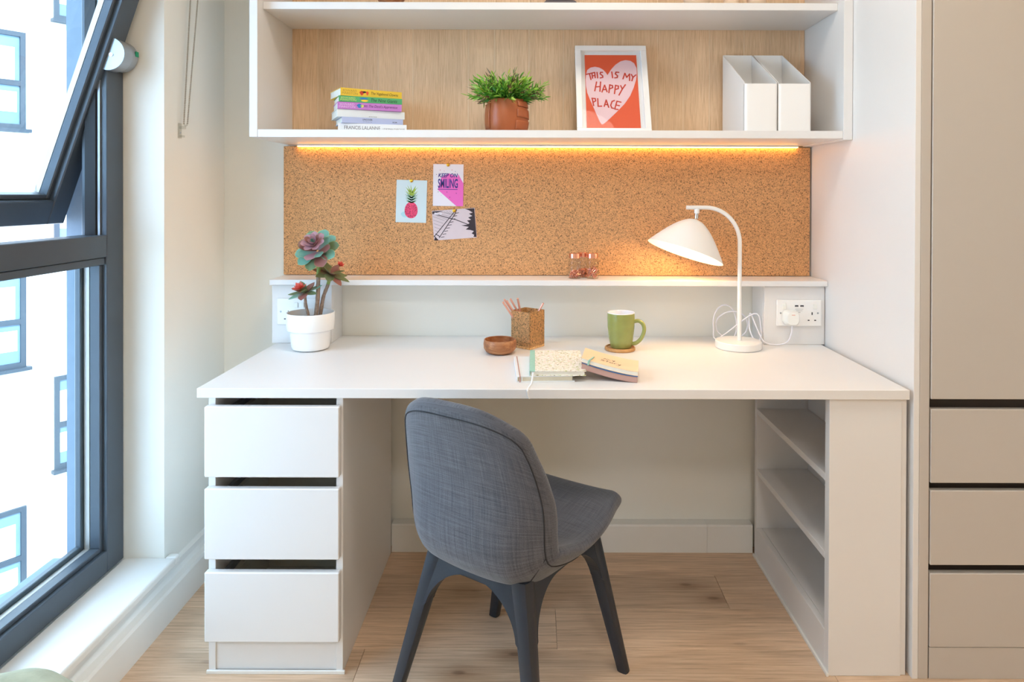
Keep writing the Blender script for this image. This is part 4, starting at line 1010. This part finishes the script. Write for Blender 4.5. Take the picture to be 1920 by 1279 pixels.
def leaf_mesh(kind):
    if kind in LM: return LM[kind]
    wd, cup, flat_, rnd = {'round': (0.36, 0.16, 0.0, 0.62), 'long': (0.17, 0.10, 0.0, 0.8), 'spike': (0.12, 0.05, 0.0, 1.0)}[kind]
    nU, nV = 10, 6; v, f, tone = [], [], []
    for sgn in (1, -1):
        for i in range(nU+1):
            t = i/nU
            w = wd*(math.sin(PI*min(1, t**(1.25 if kind == 'round' else 0.9)*0.985+0.012))**rnd)*(0.55+0.75*t if kind == 'round' else 1.0)
            for j in range(nV+1):
                s_ = -1+2*j/nV
                th = 0.030*(1-s_*s_)*math.sin(PI*min(1, t*0.9+0.1)) 
                v.append((s_*w, t, cup*(s_*s_*0.6*w/wd*0.8+1.0*t*t)+sgn*th)); tone.append(max(0.0, min(1.0, max(t*0.92, (abs(s_)**6)*0.98*(t > 0.25)))))
    n1 = (nU+1)*(nV+1)
    for i in range(nU):
        for j in range(nV):
            a = i*(nV+1)+j; f.append((a, a+1, a+nV+2, a+nV+1)); f.append((n1+a, n1+a+nV+1, n1+a+nV+2, n1+a+1))
    me = mesh('leaf', v, f); at = me.attributes.new('tone', 'FLOAT', 'POINT'); at.data.foreach_set('value', tone); LM[kind] = me; return me
LMM = {}
def leaf(kind, mat, base, d, up, L, tw=1.0):
    key = (kind, mat)
    if key not in LMM: me = leaf_mesh(kind).copy(); me.materials.clear(); me.materials.append(M[mat]); LMM[key] = me
    d = Vector(d).normalized(); up = Vector(up); s_ = d.cross(up).normalized(); n = s_.cross(d)
    o = obj('leaf', LMM[key], None, SP, True)
    o.matrix_local = Matrix.Translation(base) @ Matrix((s_, d, n)).transposed().to_4x4() @ Matrix.Diagonal((L*tw, L, L, 1))
def rosette(cn, axis, rings):
    axis = Vector(axis).normalized(); e1 = axis.cross(Vector((0.0, 0.3, 1.0))).normalized(); e2 = axis.cross(e1)
    for (n, ph, el, L, r0, kind, mats, tw) in rings:
        for k in range(n):
            a = ph+2*PI*k/n; rd = e1*math.cos(a)+e2*math.sin(a); e = math.radians(el+rl.uniform(-5, 5))
            d = rd*math.cos(e)+axis*math.sin(e)
            leaf(kind, mats[k % len(mats)], Vector(cn)+rd*r0, d, axis*math.cos(e)-rd*math.sin(e), L*rl.uniform(0.93, 1.07), tw)
top = px(597, 478)
rosette(top+Vector((0, -0.010, 0.012)), (-0.10, -0.80, 0.60), [
    (10, 0.2, -4, 0.072, 0.004, 'round', ['leaf_teal', 'leaf_teal', 'leaf_green', 'leaf_wine', 'leaf_teal', 'leaf_green'], 0.82),
    (8, 0.6, 20, 0.058, 0.004, 'round', ['leaf_teal', 'leaf_pink', 'leaf_teal', 'leaf_wine'], 0.82)])
rosette(top+Vector((-0.004, -0.026, 0.036)), (-0.12, -0.76, 0.64), [
    (7, 0.3, 14, 0.040, 0.003, 'round', ['leaf_pink'], 0.82), (6, 0.8, 40, 0.033, 0.004, 'round', ['leaf_pink', 'leaf_wine'], 0.80), (5, 0.2, 60, 0.027, 0.004, 'round', ['leaf_pink'], 0.80), (4, 0.9, 74, 0.022, 0.003, 'round', ['leaf_pink', 'leaf_teal'], 0.8)])
rt = stems[1][-1]
rosette(rt, (0.45, -0.25, 0.85), [(9, 0.4, -6, 0.062, 0.003, 'long', ['leaf_green', 'leaf_green', 'leaf_wine'], 1.45), (5, 0.1, 28, 0.046, 0.002, 'long', ['leaf_green', 'leaf_wine'], 1.5)])
rosette(rt+Vector((0.030, 0.0, 0.026)), (0.5, -0.4, 0.75), [(6, 0.1, 35, 0.016, 0.001, 'spike', ['leaf_red'], 2.2), (4, 0.5, 65, 0.014, 0.001, 'spike', ['leaf_red'], 2.2)])
lt = stems[2][-1]
rosette(lt, (-0.15, -0.30, 0.94), [(7, 0.15, -2, 0.056, 0.003, 'long', ['leaf_green', 'leaf_teal', 'leaf_wine'], 1.5), (4, 0.7, 30, 0.042, 0.002, 'long', ['leaf_wine', 'leaf_green'], 1.7)])
rosette(lt+Vector((-0.010, -0.012, 0.012)), (-0.25, -0.35, 0.9), [(7, 0.2, 22, 0.026, 0.001, 'spike', ['leaf_red'], 2.2), (6, 0.5, 50, 0.025, 0.001, 'spike', ['leaf_red'], 2.2), (4, 0.1, 75, 0.022, 0.001, 'spike', ['leaf_red'], 2.2)])

# ------------------------------------------------------------------ pen pot, bowl, mug
pp = thing('pencil_pot', 'square cork pencil pot beside the wooden bowl', 'pencil pot', (-0.017, 2.262, DT), math.radians(-37))
sq = 0.0405; hh = 0.121; th = 0.004
bm = bmesh.new(); rr_ = 0.003
o_ = bm_box(bm, -sq, sq, -sq, sq, 0.0005, hh)
bm.faces.ensure_lookup_table(); topf = max(bm.faces, key=lambda f: f.calc_center_median().z)
r1 = bmesh.ops.inset_region(bm, faces=[topf], thickness=th); r2 = bmesh.ops.extrude_discrete_faces(bm, faces=[topf])
for v in r2['faces'][0].verts: v.co.z = 0.008
bmesh.ops.bevel(bm, geom=[e for e in bm.edges if abs(e.verts[0].co.z-e.verts[1].co.z) > 0.05 and abs(e.verts[0].co.x) > sq-0.001], offset=0.003, segments=2, affect='EDGES')
obj('cork_body', bm_mesh(bm, 'cork_body'), 'corkpot', pp)
ppos = Vector((-0.017, 2.262, DT)); inv = (Matrix.Translation(ppos) @ rotz(math.radians(-37))).inverted()
def pencil(u, v, dy, bx_, by_, lab):
    tipw = Vector(((u-1000)*(2.255+dy)/1280, 2.255+dy, 1.25-(v-367)*(2.255+dy)/1280)); b = Vector((ppos.x+bx_, ppos.y+by_, DT+0.012))
    d = (tipw-b); t = thing('pencil', lab, 'pencil', b, 0, 'rose gold pencils in the cork pot')
    L = d.length; m_ = frame_to(d)
    bm = bmesh.new(); P = [(0, 0.0), (0.0035, 0.0), (0.0035, L)]
    lathe('barrel', [(0, 0.0), (0.0036, 0.0), (0.0036, L), (0, L)], 'pencil', t, 6, m_, smooth=False)
    lathe('end_cap', [(0, L), (0.0034, L), (0.003, L+0.0015), (0, L+0.0018)], 'copper', t, 12, m_)
pencil(943.5, 567, -0.004, 0.010, -0.012, 'lowest leaning rose gold pencil at the left of the cork pot')
pencil(946, 562, 0.02, 0.018, 0.014, 'leftmost tall rose gold pencil in the cork pot')
pencil(950.5, 565, 0.004, 0.020, -0.004, 'rose gold pencil second from the left rim of the cork pot')
pencil(957.5, 561, 0.020, 0.026, 0.010, 'rose gold pencil leaning left near the middle of the cork pot')
pencil(971, 560, 0.010, -0.006, 0.024, 'upright rose gold pencil in the cork pot')
pencil(1019, 569, 0.005, -0.022, 0.004, 'rose gold pencil leaning to the right out of the cork pot')
wbw = lathe('wooden_bowl', [(0, 0.0005), (0.031, 0.0005), (0.044, 0.006), (0.0515, 0.018), (0.0525, 0.030), (0.0505, 0.0435), (0.0490, 0.0450), (0.0470, 0.0438), (0.0480, 0.030), (0.046, 0.016), (0.036, 0.008), (0, 0.006)], 'acacia', None, 48)
wbw.location = (-0.1047, 2.165, DT); tag(wbw, 'small round wooden bowl on the desk beside the pencil pot', 'bowl')
co = lathe('coaster', [(0, 0.0005), (0.0475, 0.0005), (0.0495, 0.0025), (0.0495, 0.009), (0.0475, 0.011), (0.0445, 0.011), (0.0435, 0.008), (0, 0.008)], 'coaster', None, 48)
co.location = (0.2830, 2.215, DT); tag(co, 'round bamboo coaster under the green mug', 'coaster')
mg = thing('mug', 'olive green mug with white inside on a coaster', 'mug', (0.2860, 2.215, DT+0.0083))
lathe('body', [(0, 0.0003), (0.031, 0.0003), (0.0345, 0.004), (0.0395, 0.030), (0.0435, 0.065), (0.0445, 0.095), (0.0442, 0.1125)], 'mug', mg, 56, cap=False)
lathe('inside', [(0.0442, 0.1125), (0.0436, 0.1145), (0.0420, 0.1142), (0.0412, 0.112), (0.0415, 0.09), (0.040, 0.05), (0.034, 0.010), (0, 0.006)], 'mug_in', mg, 56, cap=False)
ha = rotz(math.radians(-18))
tube('handle', catmull([ha @ Vector(p) for p in ((0.040, 0, 0.086), (0.058, 0, 0.089), (0.072, 0, 0.078), (0.075, 0, 0.058), (0.066, 0, 0.034), (0.050, 0, 0.018), (0.034, 0, 0.014))], 6), [0.0062+0.0012*math.sin(k) *0 for k in range(37)], 'mug', mg, 12)

# ------------------------------------------------------------------ notebooks on the desk
A = thing('notebook', 'white hardback notebook with elastic band under the patterned one', 'notebook', (-0.043, 1.823, DT), math.radians(3.6))
aw, ad, at_ = 0.156, 0.226, 0.0165
boxes('cover', [(0, aw, 0, ad, 0.0004, 0.0026), (0, aw, 0, ad, at_-0.0022, at_), (0, 0.0022, 0, ad, 0.0026, at_-0.0022)], 'wcover', A)
box('page_block', 0.0023, aw-0.006, 0.004, ad-0.004, 0.0027, at_-0.0023, 'cream', A, 0)
box('elastic_band', 0.007, 0.0105, -0.0006, ad+0.0006, -0.0 + 0.0003, at_+0.0007, 'taupe', A, 0.0002); box('stripe', 0.0125, 0.015, -0.0004, ad+0.0004, 0.0003, at_+0.0005, 'offwhite', A, 0)
B = thing('notebook', 'patterned notebook with mint spine lying on the white one', 'notebook', (-0.0075, 1.826, DT+at_+0.0009), 0)
bw_, bd, bt = 0.150, 0.243, 0.0135
boxes('cover', [(0.0, bw_, 0, bd, 0.0, 0.0018), (0.0135, bw_, 0, bd, bt-0.0018, bt)], 'pattern', B)
boxes('spine', [(-0.0004, 0.0134, 0, bd, bt-0.0019, bt+0.0003), (-0.0012, 0.0, 0, bd, 0.0, bt)], 'mint', B)
box('page_block', 0.001, bw_-0.004, 0.003, bd-0.003, 0.0019, bt-0.0020, 'paper', B, 0)
def ribbon(name, pts_, w, wv, mat, parent, th=0.0006):
    bm = bmesh.new(); P = catmull(pts_, 5); wv = Vector(wv); prev = None
    for p in P:
        r = [bm.verts.new(p-wv*w/2), bm.verts.new(p+wv*w/2)]
        if prev: bm.faces.new((prev[0], prev[1], r[1], r[0]))
        prev = r
    o = obj(name, bm_mesh(bm, name), mat, parent, True); s_ = o.modifiers.new('solid', 'SOLIDIFY'); s_.thickness = th; s_.offset = 0; return o
rb = -(at_+0.0009)
ribbon('bookmark_ribbon', [(0.010, 0.02, 0.010), (0.008, -0.002, 0.008), (0.004, -0.020, rb+0.004), (-0.002, -0.045, rb+0.0012), (-0.005, -0.063, rb+0.0014), (-0.006, -0.0695, rb-0.004), (-0.005, -0.0695, rb-0.016), (-0.002, -0.0690, rb-0.024)], 0.0055, (0.97, 0.2, 0), 'wcover', B)
# two soft notebooks, sagging from the patterned one down to the desk
zB = at_+0.0009+bt+0.0006
def soft(name, label, thk, z_add, xs0, xs1, y0, dep, rot, cover, pages, bow):
    t = thing(name, label, 'notebook', (xs0, y0, DT), rot); L = xs1-xs0; n = 14
    def zc(s_): return (zB)*(1-s_)**1.55+0.0006+z_add+bow*math.sin(PI*s_)
    def slab(nm, lo, hi, ya, yb, xa, xb, mat, par):
        bm = bmesh.new(); rows_ = []
        for i in range(n+1):
            s_ = i/n; x_ = xa+(xb-xa)*s_; z_ = zc(x_/L if 0 <= x_/L <= 1 else min(1, max(0, x_/L)))
            rows_.append([bm.verts.new((x_, y_, z_+h_)) for y_, h_ in ((ya, lo), (yb, lo), (yb, hi), (ya, hi))])
        for a, b in zip(rows_, rows_[1:]):
            for k in range(4): bm.faces.new((a[k], a[(k+1) % 4], b[(k+1) % 4], b[k]))
        bm.faces.new(rows_[0]); bm.faces.new(list(reversed(rows_[-1])))
        return obj(nm, bm_mesh(bm, nm), mat, par)
    slab('back_cover', 0, 0.0010, 0, dep, 0, L, cover, t); slab('page_block', 0.0010, thk-0.0010, 0.0008, dep-0.001, 0.001, L-0.0008, pages, t); slab('front_cover', thk-0.0010, thk, 0, dep, 0, L, cover, t)
    return t, zc, L
soft('notebook', 'taupe soft notebook sagging under the peach one on the desk', 0.0145, 0.0, 0.131, 0.281, 1.846, 0.125, math.radians(-9), 'taupe', 'taupe', 0.0)
soft('notebook', 'thin blue notebook between the taupe and peach notebooks', 0.0022, 0.0148, 0.132, 0.283, 1.848, 0.124, math.radians(-9), 'blue', 'blue', 0.0004)
T3, zc3, L3 = soft('notebook', 'peach soft notebook with handwritten title topmost on the desk', 0.0115, 0.0176, 0.132, 0.284, 1.847, 0.125, math.radians(-9), 'peach', 'paper', 0.0012)
HW = [[(0.052, 0.052), (0.056, 0.060), (0.060, 0.053), (0.064, 0.060), (0.068, 0.052), (0.072, 0.052)], [(0.076, 0.061), (0.079, 0.053), (0.084, 0.061)], [(0.084, 0.061), (0.078, 0.044)],
      [(0.056, 0.040), (0.048, 0.040), (0.048, 0.034), (0.055, 0.031), (0.052, 0.025), (0.044, 0.026)], [(0.064, 0.042), (0.062, 0.026)], [(0.059, 0.037), (0.068, 0.037)], [(0.072, 0.034), (0.069, 0.028), (0.074, 0.025), (0.079, 0.029), (0.077, 0.034), (0.072, 0.034)],
      [(0.083, 0.034), (0.083, 0.025)], [(0.083, 0.031), (0.089, 0.034)], [(0.092, 0.034), (0.096, 0.026), (0.101, 0.034)], [(0.101, 0.034), (0.094, 0.014), (0.088, 0.014)]]
bm = bmesh.new()
for ln in HW:
    for a, b in zip(ln, ln[1:]):
        a, b = Vector((a[0]+0.004, a[1]+0.008, 0)), Vector((b[0]+0.004, b[1]+0.008, 0)); d = (b-a).normalized(); s_ = Vector((-d.y, d.x, 0))*0.0007
        bm.faces.new([bm.verts.new((q.x, q.y, zc3(q.x/L3)+0.0115+0.0006)) for q in (a-s_, b-s_, b+s_, a+s_)])
obj('lettering', bm_mesh(bm, 'lettering'), 'ink', T3)
mr = [(0.018, -0.0012, zc3(0.12)-0.003), (0.0195, -0.0012, zc3(0.13)+0.006), (0.0215, -0.001, zc3(0.14)+0.0122), (0.026, 0.022, zc3(0.17)+0.0127), (0.030, 0.050, zc3(0.2)+0.0127)]
ribbon('bookmark_ribbon', mr, 0.0055, (0.98, 0, 0.05), 'mint', T3)

# ------------------------------------------------------------------ sage pouf in the near corner
pz = [(0, 0.002), (0.15, 0.002), (0.185, 0.03), (0.195, 0.12), (0.195, 0.30), (0.190, 0.40), (0.165, 0.445), (0.10, 0.462), (0, 0.465)]
pu = lathe('pouf', pz, 'sage', None, 48); pu.location = (-0.855, 0.998, 0)
rp = random.Random(5)
for v in pu.data.vertices:
    a = math.atan2(v.co.y, v.co.x); r = math.hypot(v.co.x, v.co.y)
    if v.co.z > 0.1: v.co.z += 0.006*math.sin(5*a+r*40)*min(1, r/0.1); k = 1+0.018*math.sin(9*a+v.co.z*30); v.co.x *= k; v.co.y *= k
md = pu.modifiers.new('s', 'SUBSURF'); md.levels = 1; md.render_levels = 2
tag(pu, 'sage green crumpled fabric seat cut off by the lower left photo corner', 'pouf')

# ------------------------------------------------------------------ ceiling lamps (out of frame), the two wide ones added as interior fill
def unseen_downlight(x_, y_, r, energy, col, label):
    t = thing('unseen_ceiling_lamp', label, 'ceiling lamp', (x_, y_, H))
    lathe('rim', [(r, -0.001), (r+0.02, -0.001), (r+0.02, -0.03), (r, -0.03), (r, -0.001)], 'white', t, 32)
    l_ = bpy.data.lights.new('unseen_lamp_glow', 'AREA'); l_.shape = 'DISK'; l_.size = 2*r; l_.energy = energy; l_.color = col
    o = bpy.data.objects.new('unseen_lamp_glow', l_); link(o, t); o.location = (0, 0, -0.02)
unseen_downlight(0.2, 1.15, 0.30, 16, (1.0, 0.91, 0.80), 'unseen round fill lamp added on the ceiling near the desk')  # added fill to brighten the shelves, floor and desk
unseen_downlight(0.3, -1.1, 0.30, 28, (1.0, 0.95, 0.90), 'unseen round fill lamp added on the ceiling at the back of the room')  # added fill from behind the camera for front faces and knee space
unseen_downlight(1.45, 1.40, 0.06, 4, (1.0, 0.66, 0.34), 'small warm ceiling spotlight in front of the wardrobe')
